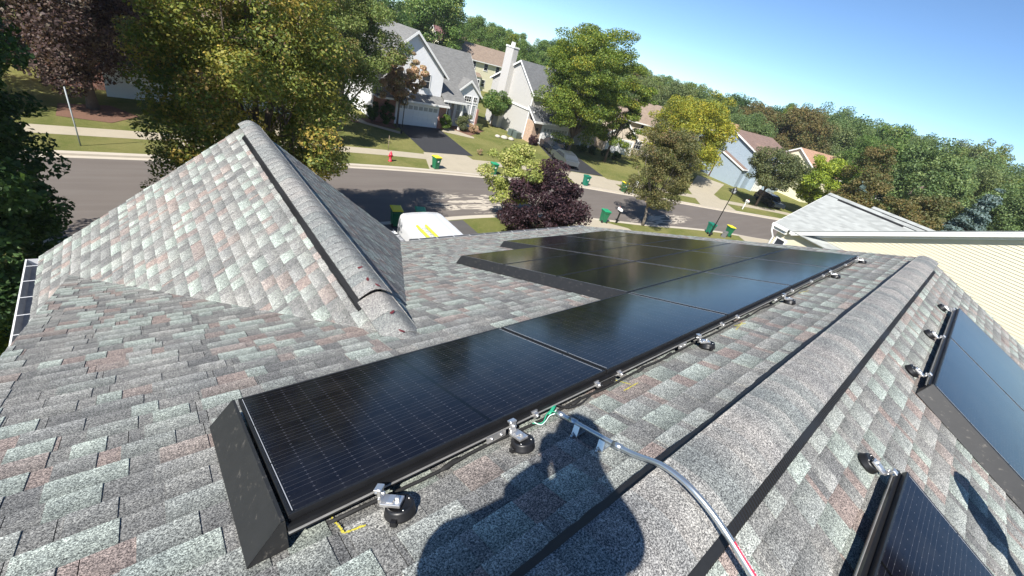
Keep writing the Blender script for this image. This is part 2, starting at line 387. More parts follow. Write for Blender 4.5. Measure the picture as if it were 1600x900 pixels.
sheet('footpath', [(19.9, 38.6), (20.6, 39.2), (17.8, 41.6), (17.2, 45), (16.4, 45), (17.0, 41.2)], GZ + .024, M_conc)

# ================================================================== OUR HOUSE
house = thing('house', 'suburban house under the grey and pink asphalt shingle roof carrying the solar panels', 'house', (4.5, YR, GZ))
HOUSE_OFF = Vector((4.5, YR, GZ))
class HB(MB): pass
def hbuild(mb, name, mat=None, parent=house):
    mb.v = [tuple(Vector(v) - HOUSE_OFF) for v in mb.v]
    return mb.build(name, mat, parent)
PAL_T = [((.375, .425, .39), 5), ((.335, .36, .34), 4), ((.285, .295, .285), 3), ((.335, .298, .275), 1.5), ((.345, .352, .335), 3)]
PAL_B = [((.235, .24, .232), 5), ((.195, .20, .197), 3), ((.275, .277, .265), 3), ((.312, .262, .240), 2.2), ((.30, .262, .243), 2)]
def pick(pal, r):
    t = r.random() * sum(w for _, w in pal)
    for c, w in pal:
        t -= w
        if t <= 0: return c
    return pal[0][0]
SH = 0.71
def shingles(name, org, U, V, N, poly, seed, parent=house, e=0.143, vmax_dir=True):
    r = random.Random(seed); org, U, V, N = Vector(org), Vector(U), Vector(V), Vector(N)
    H = halves(list(poly)); us = [p[0] for p in poly]; vs_ = [p[1] for p in poly]
    mb = MB(); cols = []; mb.mat(M_shingle); mb.mat(M_under)
    def P(u, v, h): return org + U * u + V * v + N * h
    def piece(u0, u1, v0, v1, h0, h1, col, grad, full=True):
        q = clip([(u0, v0), (u1, v0), (u1, v1), (u0, v1)], H)
        if len(q) < 3: return
        n = len(q); top = [P(u, v, h0 + (h1 - h0) * (v - v0) / (v1 - v0)) for u, v in q]; bot = [P(u, v, -0.004) for u, v in q]
        fs = [tuple(range(n))] + [(i, n + i, n + (i + 1) % n, (i + 1) % n) for i in range(n)]
        mb.add(top + bot, fs, M_shingle)
        for k in range(2):
            for u, v in q:
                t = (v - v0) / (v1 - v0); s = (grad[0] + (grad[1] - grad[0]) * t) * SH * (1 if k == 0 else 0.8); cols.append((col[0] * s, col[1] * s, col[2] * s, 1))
    k0 = int(math.floor(min(vs_) / e)); k1 = int(math.ceil(max(vs_) / e))
    for k in range(k0, k1):
        v0, v1 = k * e, (k + 1) * e; u = min(us) - r.random() * .9
        while u < max(us):       # backing layer, one strip ~1 m with colour patches
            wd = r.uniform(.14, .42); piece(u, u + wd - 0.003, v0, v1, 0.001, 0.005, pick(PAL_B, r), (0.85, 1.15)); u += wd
        u = min(us) - r.random() * .4
        while u < max(us):
            wd = r.uniform(.10, .27); c = pick(PAL_T, r); j = r.uniform(.9, 1.1); c = [x * j for x in c]
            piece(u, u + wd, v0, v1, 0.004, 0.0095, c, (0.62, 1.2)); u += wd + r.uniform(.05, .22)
    q = [P(u, v, -0.006) for u, v in poly]; mb.add(q, [tuple(range(len(q)))], M_under); cols += [(0.03, 0.03, 0.03, 1)] * len(q)
    mb.cols = cols
    o = hbuild(mb, name, None, parent); return o
X0, X1 = -1.13, 10.27
YF = 6.52; YB = -8.1
NF = (0, SA, CA); NB = (0, -SA, CA)
# main slopes (v measured down from the ridge)
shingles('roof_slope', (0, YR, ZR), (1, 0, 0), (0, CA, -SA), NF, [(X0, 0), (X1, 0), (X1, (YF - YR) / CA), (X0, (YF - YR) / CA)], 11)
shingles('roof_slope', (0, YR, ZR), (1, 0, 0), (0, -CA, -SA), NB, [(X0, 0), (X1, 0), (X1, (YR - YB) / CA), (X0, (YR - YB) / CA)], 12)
# cross gable towards the street
GX, GR = 1.24, -0.70; GA = R_(38.5); CG, SG, TG = math.cos(GA), math.sin(GA), math.tan(GA)
DE = 2.76; YG = 7.15
def vy(d): return (-0.12 / CA - GR + TG * d) / TA
vY0 = vy(0)
cg = lambda d: d / CG
LNs = (-SG, 0, CG); RNs = (SG, 0, CG)
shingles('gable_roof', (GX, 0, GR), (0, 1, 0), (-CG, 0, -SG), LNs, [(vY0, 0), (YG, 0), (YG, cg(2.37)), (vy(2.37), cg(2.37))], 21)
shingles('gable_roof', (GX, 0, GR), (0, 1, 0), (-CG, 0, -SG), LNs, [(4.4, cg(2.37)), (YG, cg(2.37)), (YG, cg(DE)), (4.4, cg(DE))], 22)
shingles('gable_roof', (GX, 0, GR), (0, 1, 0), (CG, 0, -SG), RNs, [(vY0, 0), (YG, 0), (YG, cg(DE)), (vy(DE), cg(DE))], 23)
# fascia / rake boards / deck undersides
def rake(p, q, down=0.18, th=(0.02, 0, 0)):
    mb = MB(); p, q = Vector(p), Vector(q); mb.prism([p, q, q - Vector((0, 0, down)), p - Vector((0, 0, down))], th); hbuild(mb, 'rake_board', M_white)
for x in (X0 - .005, X1 - .015):
    rake((x, YR, ZR - .012), (x, YF, zf(YF) - .012)); rake((x, YR, ZR - .012), (x, YB, zb(YB) - .012))
for d in (-DE, DE): rake((GX, YG - .015, GR - .014), (GX + d, YG - .015, GR - TG * DE - .014), th=(0, .02, 0))
mb = MB()   # walls
we = -2.98
for (y0, y1, x0, x1) in ((YB + .3, YF - .35, X0 + .1, X1 - .1),):
    mb.prism([(x0, y0, GZ), (x0, y1, GZ), (x0, y1, we), (x0, YR, ZR - .18), (x0, y0, we)], (x1 - x0, 0, 0))
mb.prism([(GX - 2.5, YF - .3, GZ), (GX + 2.5, YF - .3, GZ), (GX + 2.5, YF - .3, we), (GX, YF - .3, GR - .25), (GX - 2.5, YF - .3, we)], (0, .55, 0))
hbuild(mb, 'wall', M_sid_t)
mb = MB(); mb.box(5.0, 9.8, YF - .36, YF - .30, GZ, GZ + 2.2); hbuild(mb, 'garage_door', M_white)
# ---- gutters
def gutter(name, a, b, out, mats, wid=0.125, dep=0.10, hangers=6):
    a, b, out = Vector(a), Vector(b), Vector(out); up = Vector((0, 0, 1)); mb = MB()
    prof = [(0, 0), (0, -dep), (wid * .72, -dep), (wid * .78, -dep * .6), (wid, -dep * .3), (wid, 0.004), (wid - .016, 0.004), (wid - .016, -.006), (wid - .006, -.012), (wid - .012, -dep * .32), (wid * .74, -dep * .62), (wid * .68, -dep + .006), (.006, -dep + .006), (.006, 0)]
    vs = [a + out * x + up * z for x, z in prof] + [b + out * x + up * z for x, z in prof]; n = len(prof)
    for i in range(n):
        inside = i >= 8
        mb.add([vs[i], vs[(i + 1) % n], vs[n + (i + 1) % n], vs[n + i]], [(0, 1, 2, 3)], mats[1] if inside else mats[0])
    for p in (a, b):
        e = [p + out * x + up * z for x, z in prof[:6]]; mb.prism(e, (b - a).normalized() * 0.003, mats[0])
    g = hbuild(mb, name)
    for k in range(hangers):
        p = a.lerp(b, (k + .5) / hangers); t = (b - a).normalized() * .004; h = MB()
        h.prism([p - t + up * .001, p + t + up * .001, p + t + out * (wid - .004) + up * .001, p - t + out * (wid - .004) + up * .001], up * .005)
        hh = hbuild(h, 'hanger', M_gutter, g)
    return g
zg = GR - TG * DE - .02
gutter('gutter', (GX - DE - .0, 4.3, zg), (GX - DE - .0, YG - .02, zg), (-1, 0, 0), (M_gutter, M_gdirt), 0.14, 0.11, 7)
gutter('gutter', (GX + DE, YG - .02, zg), (GX + DE, 6.75, zg), (1, 0, 0), (M_gdark, M_gdirt), 0.13, 0.1, 2)
zg2 = zf(YF) - .02
gutter('gutter', (GX + DE + .15, YF, zg2), (X1, YF, zg2), (0, 1, 0), (M_gdark, M_gdirt), 0.13, 0.1, 13)
# ---- ridge cap and vents
def ridge_cap(name, a, b, side, slope, lift0, seg, seed, segs=None, half=.15, expo=.145):
    """overlapping cap shingles from a to b"""
    a, b, side = Vector(a), Vector(b), Vector(side); L = (b - a).length; t = (b - a).normalized(); up = Vector((0, 0, 1)); r = random.Random(seed)
    mb = MB(); cols = []; mb.mat(M_shingle); n = int(L / expo); ws = [half * x for x in (-1, -.85, -.62, -.38, -.18, 0, .18, .38, .62, .85, 1)]
    palette = [(.215, .235, .232), (.245, .258, .252), (.31, .305, .292), (.275, .275, .266), (.19, .208, .208), (.32, .312, .296), (.225, .238, .236), (.265, .268, .262)]
    cur = 0
    for k in range(n + 1):
        s0, s1 = max(0, k * expo - .03), min(L, (k + 1) * expo)
        if s1 - s0 < .03: continue
        if r.random() < .55: cur = r.randrange(len(palette))
        c0 = palette[cur]; c1 = palette[r.randrange(len(palette))]; rowv = []
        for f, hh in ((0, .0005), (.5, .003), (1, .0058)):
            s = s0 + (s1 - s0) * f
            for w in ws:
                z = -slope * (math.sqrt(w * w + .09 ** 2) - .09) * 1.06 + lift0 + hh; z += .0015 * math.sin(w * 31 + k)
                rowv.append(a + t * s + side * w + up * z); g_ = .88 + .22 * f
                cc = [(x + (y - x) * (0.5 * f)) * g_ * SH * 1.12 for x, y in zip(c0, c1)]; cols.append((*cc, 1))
        m_ = len(ws); s = s1
        rowv += rowv[2 * m_:3 * m_]; cols += cols[-m_:]
        for w in ws:
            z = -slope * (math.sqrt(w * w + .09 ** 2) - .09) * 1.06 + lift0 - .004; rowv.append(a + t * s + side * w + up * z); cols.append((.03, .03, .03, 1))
        fs = [(i * m_ + j, i * m_ + j + 1, (i + 1) * m_ + j + 1, (i + 1) * m_ + j) for i in (0, 1, 3) for j in range(m_ - 1)]
        base = len(rowv)
        for side_i in (0, m_ - 1):   # edge thickness
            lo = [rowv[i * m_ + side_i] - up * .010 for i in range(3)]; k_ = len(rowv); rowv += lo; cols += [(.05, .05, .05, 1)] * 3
            fs += [(0 * m_ + side_i, 1 * m_ + side_i, k_ + 1, k_), (m_ + side_i, 2 * m_ + side_i, k_ + 2, k_ + 1)]
        mb.add(rowv, fs, M_shingle, False)
    mb.cols = cols
    o = hbuild(mb, name)
    for p in o.data.polygons: p.use_smooth = True
    return o
def ridge_vent(a, b, side, slope, w0=.125, w1=.186, seed=0, ribs=True):
    a, b, side = Vector(a), Vector(b), Vector(side); L = (b - a).length; t = (b - a).normalized(); up = Vector((0, 0, 1)); r = random.Random(seed); mb = MB()
    n = int(L / .05); prev = None
    for i in range(n + 1):
        s = L * i / n; wob = r.uniform(-.003, .003) + .004 * math.sin(s * 3.1 + seed) ; lf = .004 * math.sin(s * 5.3 + seed)
        prof = [(w0 - .05, .031), (w0 + .01, .030 + lf), (w1 + wob, .020 + lf), (w1 + wob + .006, .002), (w0 - .05, .002)]
        ring = [a + t * s + side * w + up * (-slope * w + h) for w, h in prof]
        if prev: mb.add(prev + ring, [(j, (j + 1) % 5, 5 + (j + 1) % 5, 5 + j) for j in range(5)])
        else: mb.add(ring, [(0, 1, 2, 3, 4)])
        prev = ring
    mb.add(prev, [(4, 3, 2, 1, 0)])
    k = int(L / .022) if ribs else 0
    for i in range(k):
        p = a + t * (L * (i + .5) / k); q = [p + side * w + up * (-slope * w + h) for w, h in ((w0 + .012, .0335), (w1 + .004, .0235), (w1 + .009, .003), (w0 + .012, .003))]
        mb.prism(q, t * .008)
    return hbuild(mb, 'ridge_vent', M_vent)
ridge_cap('ridge_cap', (X0, YR, ZR), (9.45, YR, ZR), (0, 1, 0), TA, .036, 0, 5)
ridge_cap('ridge_cap', (9.45, YR, ZR), (X1, YR, ZR), (0, 1, 0), TA, .014, 0, 6)
ridge_vent((X0, YR, ZR), (9.45, YR, ZR), (0, 1, 0), TA, seed=1, ribs=False)
ridge_vent((X0, YR, ZR), (9.45, YR, ZR), (0, -1, 0), TA, seed=2)
ridge_cap('ridge_cap', (GX, YG, GR), (GX, 2.05, GR), (1, 0, 0), TG, .045, 0, 8, half=.155)
ridge_cap('ridge_cap', (GX, 2.05, GR), (GX, vY0 - .12, GR), (1, 0, 0), TG, .016, 0, 9, half=.165, expo=.30)
ridge_vent((GX, 6.75, GR), (GX, 2.0, GR), (-1, 0, 0), TG,   .135, .17, seed=3)
ridge_vent((GX, 6.75, GR), (GX, 2.0, GR), (1, 0, 0), TG, .135, .165, seed=4)

# ================================================================== SOLAR ARRAY
def panel_mesh(L=1.722, H=1.008, th=.027):
    f = MB(); b = .011
    for (x0, x1, y0, y1) in ((-L / 2, L / 2, -H / 2, -H / 2 + b), (-L / 2, L / 2, H / 2 - b, H / 2), (-L / 2, -L / 2 + b, -H / 2 + b, H / 2 - b), (L / 2 - b, L / 2, -H / 2 + b, H / 2 - b)):
        f.box(x0, x1, y0, y1, -th, 0)
    g = MB(); g.box(-L / 2 + b, L / 2 - b, -H / 2 + b, H / 2 - b, -.012, -.0015)
    rb = []
    for s in (-1, 1):
        for y0, y1 in ((-.487, -.175), (-.165, .165), (.175, .487)): q = MB(); q.box(s * .8445 - .0013, s * .8445 + .0013, y0, y1, -.0014, -.0009); rb.append(q)
    return f, g, rb
RIB = []
def make_panel(label):
    t = thing('solar_panel', label, 'solar panel', group='black solar panels on the roof'); f, g, rb = panel_mesh()
    bevel(f.build('frame', M_frame, t), .0015, 1); gl = g.build('glass', M_panel, t); [q.build('edge_ribbon', M_ribbon, t) for q in rb]; return t
proto = None; first = True
def slope_pt(u, v, n=0.0): return Vector((u, v * CA + n * SA, -v * SA + n * CA))
def backslope_pt(u, d, n=0.0):     # d down from ridge plane of the panels (offset .12 above shingles)
    o = Vector((0, YR, ZR)); return o + Vector((u, 0, 0)) + Vector((0, -CA, -SA)) * d + Vector((0, -SA, CA)) * (0.12 + n)
rowname = ['row nearest the ridge', 'second row down from the ridge', 'middle row of the big block', 'fourth row down from the ridge', 'lowest row at the eave']
ordn = ['first', 'second', 'third', 'fourth', 'fifth']
def label_for(r, c):
    if r == 0:
        return ['nearest solar panel, its dark skirt at the left end, dotted grid lines visible', 'second solar panel along the ridge row, left of the pipe and its wires',
                'third solar panel in the ridge row, beside the inner corner of the block', 'fourth solar panel in the ridge row, reflecting pale blue sky', 'farthest solar panel in the ridge row, its corner at the last roof mount'][c]
    side = {2: 'left', 3: 'middle', 4: 'right'}[c]
    if r == 4: side = {3: 'left', 4: 'right'}[c]
    return 'solar panel, %s one of the %s' % (side, rowname[r])
for r, cs in enumerate(((0, 1, 2, 3, 4), (2, 3, 4), (2, 3, 4), (2, 3, 4), (3, 4))):
    for c in cs:
        if proto is None: p = proto = make_panel('x')
        else: p = copy_tree(proto)
        p['label'] = label_for(r, c); p.location = slope_pt((c + .5) * PW, (r + .5) * PH + .0); p.rotation_euler = (-AL, 0, 0)
BV = 0.62     # top edge of the back arrays, distance from the ridge
backs = [(4.42 + PW * .5, 0, 'back slope panel with a grey skirt on its near edge and a white glint'), (4.42 + PW * 1.5, 0, 'far back slope panel beside the neighbouring cream wall'), (2.82 - PW * .5, 0, 'back slope panel at the bottom right corner with dotted cell marks'),
         (4.42 + PW * .5, 1, 'lower back slope panel under the panel with the glint'), (4.42 + PW * 1.5, 1, 'lower far back slope panel beside the cream wall')]
for x, rr, lb in backs:
    p = copy_tree(proto); p['label'] = lb; p.location = backslope_pt(x, BV + (rr + .5) * PH); p.rotation_euler = (AL, 0, 0); p['group'] = 'black solar panels on the roof'

def skirt(u, v0, v1, back=False, wd=.105):
    mb = MB(); P = backslope_pt if back else slope_pt
    a = [P(u, v0, -.001), P(u - .012, v0, -.001), P(u - wd, v0, -.108), P(u - wd + .004, v0, -.112), P(u, v0, -.040)]
    b = [P(u, v1, -.001), P(u - .012, v1, -.001), P(u - wd, v1, -.108), P(u - wd + .004, v1, -.112), P(u, v1, -.040)]
    mb.add(a + b, [(i, (i + 1) % 5, 5 + (i + 1) % 5, 5 + i) for i in range(5)])
    for v, q in ((v0, a), (v1, b)):    # closed triangular end cap
        w = [q[0], q[1], q[2], P(u, v, -.108)]; mb.prism(w, (P(0, 1, 0) - P(0, 0, 0)) * (.003 if v == v0 else -.003))
    return mb
def mk_skirt(lbl, *a, **k):
    mb = skirt(*a, **k); o = Vector(mb.v[2]); mb.v = [tuple(Vector(v) - o) for v in mb.v]
    ob = mb.build('panel_skirt', M_skirt, loc=o); tag(ob, lbl, 'panel skirt', 'sloping black skirts along panel edges'); return ob
mk_skirt('scuffed black skirt on the left end of the nearest solar panel', -.004, -.008, PH - .005, wd=.12)
mk_skirt('long black skirt along the left edge of the three middle rows of panels', 2 * PW - .004, PH + .003, 4 * PH - .005, wd=.12)
mk_skirt('short black skirt on the lowest row of panels, nearest the eave', 3 * PW - .004, 4 * PH + .01, 5 * PH, wd=.12)
mk_skirt('grey black skirt on the near edge of the back slope panels', 4.42 - .004, BV - .008, BV + 2 * PH, back=True, wd=.12)
# rails
def rail(lbl, u0, u1, v, back=False):
    mb = MB(); P = backslope_pt if back else slope_pt
    d = (P(0, 1) - P(0, 0)); n = (P(0, 0, 1) - P(0, 0, 0)); o = P(u0, v, -.033); x = Vector((u1 - u0, 0, 0))
    for (a0, a1, b0, b1) in ((-.010, .02, -.012, .004), (-.014, .02, -.016, -.012), (-.012, .02, -.026, -.016)):
        if a0 == -.014: b0, b1 = -.018, -.012
        q = [d * a0 + n * b0, d * a1 + n * b0, d * a1 + n * b1, d * a0 + n * b1]; mb.prism(q, x, M_raill if a0 == -.014 else M_frame)
    ob = mb.build('mounting_rail', M_frame, loc=o); tag(ob, lbl, 'rail', 'black rails under the panel edges'); return ob
rail('black mounting rail along the ridge side of the front array', 0.0, 5 * PW, -.002)
rail('black mounting rail along the top of the far back slope array', 4.43, 4.42 + 2 * PW, BV - .004, True)
rail('black mounting rail along the top of the corner back slope panel', 0.8, 2.80, BV - .004, True)
rail('black mounting rail across the lower left of the front array', 2 * PW + .1, 5 * PW, 4 * PH - .2)
# roof mounts
def make_mount():
    t = thing('roof_mount', 'x', 'roof mount', group='roof mounts along the ridge side of the panels')
    b = MB(); b.lathe([(.064, 0), (.066, .006), (.062, .012), (.060, .036), (.056, .044), (.050, .046), (.045, .040), (.020, .038)], seg=28); b.box(-.082, -.06, -.012, .012, .001, .022); b.build('base', M_black, t)
    s = MB(); s.box(-.030, .030, -.012, .075, .044, .060); s.box(-.024, .024, .020, .050, .060, .066); s.box(-.006, .006, .000, .018, .0605, .075); bevel(s.build('bracket', M_alu, t), .004, 2)
    c = MB(); c.box(-.020, .020, .072, .086, .050, .118); c.box(-.022, .022, .068, .100, .106, .116); c.tube([(0, .060, .088), (0, .104, .088)], .009, seg=6); c.tube([(-.026, .079, .075), (.026, .079, .075)], .006, seg=6); bevel(c.build('clamp', M_alu, t), .002, 1)
    for x in (-.035, .035):
        q = MB(); q.lathe([(.0035, .040), (.0035, .046)], (x, -.028, 0), 8); q.build('screw', M_alu, t)
    return t
mount0 = None
def mount(u, v, lbl, back=False, rz=0, grp=None):
    global mount0
    if mount0 is None: t = mount0 = make_mount()
    else: t = copy_tree(mount0)
    P = backslope_pt if back else slope_pt
    X = Vector((1, 0, 0)); N = (P(0, 0, 1) - P(0, 0, 0)).normalized(); Yd = (P(0, 1) - P(0, 0)).normalized()
    if back: X = -X
    M = Matrix((X, Yd, N)).transposed().to_4x4() @ Matrix.Rotation(rz, 4, 'Z'); M.translation = P(u, v, -.108); t.matrix_world = M
    t.scale = (.88, .88, .88); t['label'] = lbl
    if grp: t['group'] = grp
    return t
mount(.345, -.105, 'round black roof mount at the near corner of the array, bracket swung left', rz=.75)
mount(.955, -.105, 'round black roof mount beside the splice plate, left of the pipe')
mount(2.86, -.10, 'roof mount with a white bracket beyond the pipe, third along the front rail', rz=.9)
mount(4.80, -.10, 'fourth roof mount along the front rail', rz=.9)
mount(6.80, -.09, 'fifth roof mount along the front rail', rz=.6)
mount(8.62, -.08, 'last roof mount at the far corner of the front array', rz=.3)
bg_ = 'roof mounts on the back slope'
mount(7.62, BV - .115, 'farthest roof mount on the back slope rail', True, grp=bg_)
mount(6.02, BV - .115, 'middle roof mount on the far back slope rail', True, grp=bg_)
mount(4.60, BV - .115, 'roof mount beside the skirt corner on the back slope', True, grp=bg_)
mount(2.70, BV - .115, 'roof mount at the tip of the corner back slope panel', True, grp=bg_)
# splice plates and small clips on the rail
def clipbit(u, lbl, w=.055, h=.03, mat=M_alu):
    mb = MB(); mb.box(-w, w, -.004, .002, -h / 2, h / 2)
    for x in (-w * .5, w * .5):
        mb.tube([(x, -.010, 0), (x, .001, 0)], .006, seg=6)
    ob = mb.build('splice_plate', mat, loc=slope_pt(u, -.022, -.058), rot=(-AL, 0, 0)); tag(ob, lbl, 'splice plate', 'aluminium plates and clips along the front rail')
clipbit(.865, 'aluminium splice plate on the rail left of the second mount')
clipbit(2.62, 'aluminium splice plate left of the third mount'); clipbit(4.60, 'aluminium splice plate left of the fourth mount', .04)
clipbit(1.70, 'black splice plate at the seam of the first two panels', .09, .035, M_frame)
def knob(u, lbl, v=-.018):
    mb = MB(); mb.box(-.012, .012, -.014, .010, -.012, .012); mb.tube([(0, -.022, 0), (0, .01, 0)], .007, seg=6); mb.box(-.02, .02, .004, .012, .008, .018)
    ob = mb.build('rail_clip', M_alu, loc=slope_pt(u, v, -.045), rot=(-AL, 0, 0)); tag(ob, lbl, 'rail clip', 'small metal clips along the front rail')
for u, l in ((1.12, 'small metal clip above the green wires'), (1.62, 'small metal clip left of the first panel seam'), (1.84, 'small metal clip right of the first panel seam'), (3.30, 'small metal clip between the third mount and the second seam'), (3.62, 'small metal clip right of the second panel seam'),
             (5.15, 'small metal clip right of the third panel seam'), (5.9, 'small metal clip midway along the fourth panel'), (6.45, 'small metal clip left of the fifth mount'), (7.7, 'small metal clip near the far end of the rail')): knob(u, l)
# cable drooping under the rail
r5 = random.Random(5); pts = []
for i in range(70):
    u = .12 + i * .12; pts.append(slope_pt(u, -.012 + .004 * math.sin(i * 1.3), -.085 - .014 * abs(math.sin(i * .55)) + r5.uniform(-.003, .003)))
mb = MB(); mb.tube(pts, .0075, seg=6); tag(mb.build('cable', M_rubber), 'black cable drooping along under the front rail', 'cable')
# dark bits below the panel edge (connectors)
for k, u in enumerate((.62, 1.45, 2.1, 2.45, 3.9)):
    mb = MB(); mb.tube([(-.05, 0, 0), (-.03, 0, 0), (.03, .004, .0), (.05, .006, 0)], [.006, .011, .011, .006], seg=8)
    ob = mb.build('connector', M_rubber, loc=slope_pt(u, -.014, -.092), rot=(-AL, 0, .1)); tag(ob, ['black connector hanging left of the second mount', 'black connector right of the pipe end', 'black connector under the third panel, nearer the first seam', 'black connector just left of the third mount plate', 'black connector between the third and fourth mounts'][k], 'connector', 'cable connectors under the rail')
# ---- conduit
cpts = [slope_pt(1.245, -.06, -.068), slope_pt(1.243, -.16, -.066), slope_pt(1.235, -.32, -.060), slope_pt(1.225, -.50, -.050)]
p0 = cpts[-1]
cpts += [Vector((1.215, -.60, .222)), Vector((1.205, -.68, .252)), Vector((1.195, -.745, .262)), Vector((1.19, -.83, .252)), Vector((1.185, -.93, .222))]
for k in range(1, 9): cpts.append(Vector((1.182, -.93 - .14 * k, .222 - TA * .14 * k)))
def catmull(P, n=5):
    out = []
    for i in range(len(P) - 1):
        a, b, c, d = [P[max(0, min(len(P) - 1, j))] for j in (i - 1, i, i + 1, i + 2)]
        for k in range(n):
            t = k / n; out.append(.5 * ((2 * b) + (c - a) * t + (2 * a - 5 * b + 4 * c - d) * t * t + (3 * b - a - 3 * c + d) * t ** 3))
    return out + [P[-1]]
con = thing('conduit_pipe', 'bent galvanised steel pipe crossing the ridge with a red label on it', 'pipe', slope_pt(1.245, -.06, -.07)); co = con.location.copy()
def cb(mb, name, mat, par=con): mb.v = [tuple(Vector(v) - co) for v in mb.v]; return mb.build(name, mat, par)
cc = catmull(cpts)
mb = MB(); mb.tube(cc, .0125, seg=14); cb(mb, 'tube', M_galv)
for i in (1, 5, 13):
    d = (cc[i + 1] - cc[i]).normalized(); mb = MB(); mb.tube([cc[i] - d * .022, cc[i] + d * .022], .0155, seg=14); cb(mb, 'coupling', M_galv)
mb = MB(); mb.tube([cc[0] - Vector((0, .02, -.002)) * -1, cc[0]], .009, seg=10); cb(mb, 'plastic_bushing', M_white)
for v in (-.20, -.35):
    q = slope_pt(1.24, v, -.112); mb = MB()
    for s in (-1, 1): mb.prism([slope_pt(1.24 + s * .010, v - .018, -.066), slope_pt(1.24 + s * .036, v - .022, -.108), slope_pt(1.24 + s * .040, v - .022, -.106), slope_pt(1.24 + s * .014, v - .018, -.064)], slope_pt(0, .034) - slope_pt(0, 0))
    mb.box(1.20, 1.28, q.y - .015, q.y + .012, q.z + .012, q.z + .016); cb(mb, 'strap', M_galv)
    s_ = MB(); s_.tube([slope_pt(1.188, v, -.113), slope_pt(1.188, v, -.098)], .008, seg=8); cb(s_, 'strap_screw', M_galv)
# label with lettering lying on the pipe's far side
lab_a, lab_b = Vector((1.182, -.915, .228)), Vector((1.182, -1.35, .228 - TA * .435))
sd = Vector((.30, -.30, .95)).normalized(); dd = (lab_b - lab_a).normalized(); sd = (sd - dd * sd.dot(dd)).normalized(); tq = dd.cross(sd)
mb = MB(); n = 6; ring = []
ctr0 = Vector((1.183, -.93, .222))
for s in (0.0, .44):
    for k in range(n):
        a = -.7 + 1.4 * k / (n - 1); ring.append(ctr0 + dd * s + (sd * math.cos(a) + tq * math.sin(a)) * .0136)
mb.add(ring, [(k, k + 1, n + k + 1, n + k) for k in range(n - 1)]); lb = cb(mb, 'label', M_label)
tc = bpy.data.curves.new('warning', 'FONT'); tc.body = 'WARNING: PHOTOVOLTAIC POWER SOURCE'; tc.size = .0165; tc.extrude = .0003; tc.align_y = 'CENTER'
to = bpy.data.objects.new('lettering', tc); C.objects.link(to)
dg = bpy.context.evaluated_depsgraph_get(); me = bpy.data.meshes.new_from_object(to.evaluated_get(dg)); bpy.data.objects.remove(to)
lt = bpy.data.objects.new('lettering', me); C.objects.link(lt); me.materials.clear(); me.materials.append(M_text); lt.parent = lb
Ml = Matrix((-dd * -1, sd.cross(dd), sd)).transposed().to_4x4(); Ml.translation = ctr0 + dd * .012 + sd * .0142 - co; lt.matrix_local = Ml
# wires out of the pipe
def wire(pts, r, mat, lbl, name='wire'):
    mb = MB(); mb.tube(catmull([Vector(p) for p in pts], 6), r, seg=6); ob = mb.build(name, mat); tag(ob, lbl, 'wire', 'wires at the pipe mouth'); return ob
wire([slope_pt(1.245, -.055, -.068), slope_pt(1.21, -.035, -.078), slope_pt(1.17, -.045, -.088), slope_pt(1.13, -.050, -.092), slope_pt(1.10, -.03, -.075)], .0028, M_wirew, 'pale wire looping from the pipe mouth to the rail clip')
wire([slope_pt(1.245, -.05, -.070), slope_pt(1.22, -.03, -.06), slope_pt(1.19, -.028, -.072), slope_pt(1.15, -.040, -.094), slope_pt(1.10, -.02, -.085)], .0035, M_green, 'green wire curling at the pipe mouth')
mb = MB(); mb.tube([slope_pt(1.205, -.032, -.072), slope_pt(1.25, -.018, -.058), slope_pt(1.29, -.006, -.052)], [.006, .010, .004], seg=8); tag(mb.build('taped_joint', M_green), 'green taped wire joint tucked behind the pipe mouth', 'wire joint')
wire([slope_pt(1.29, -.004, -.06), slope_pt(1.36, -.03, -.09), slope_pt(1.46, -.035, -.10), slope_pt(1.56, -.02, -.09), slope_pt(1.68, -.01, -.07)], .006, M_rubber, 'black cable sagging to the right of the pipe mouth', 'cable')
# chalk marks
def chalk(segs, lbl, seed, n=42, wd=.005):
    r = random.Random(seed); mb = MB()
    for (a, b) in segs:
        a, b = Vector(a), Vector(b)
        for i in range(n):
            t = i / n
            for _ in range(2):
                u, v = a.lerp(b, t); u += r.gauss(0, wd * .4); v += r.gauss(0, wd * .4); s = r.uniform(.001, .003)
                mb.add([slope_pt(u - s, v - s, -.1078), slope_pt(u + s, v - s * .7, -.1078), slope_pt(u + s * .8, v + s, -.1075), slope_pt(u - s, v + s * .6, -.1075)], [(0, 1, 2, 3)])
    ob = mb.build('chalk_mark', M_chalk); tag(ob, lbl, 'chalk mark', 'yellow chalk marks on the shingles')
chalk([((.143, .05), (.156, -.067)), ((.156, -.067), (.227, -.08))], 'L shaped yellow chalk mark by the nearest roof mount', 1)
chalk([((1.852, .03), (1.884, -.07)), ((1.784, -.093), (1.936, -.091))], 'yellow chalk mark right of the first panel seam', 2)
chalk([((3.559, -.03), (3.706, -.066)), ((3.455, -.081), (3.722, -.033))], 'yellow chalk cross beyond the third mount', 3, 60, .008)
chalk([((5.38, -.03), (5.615, -.07))], 'faint yellow chalk mark beyond the fourth mount', 4, 60, .010)
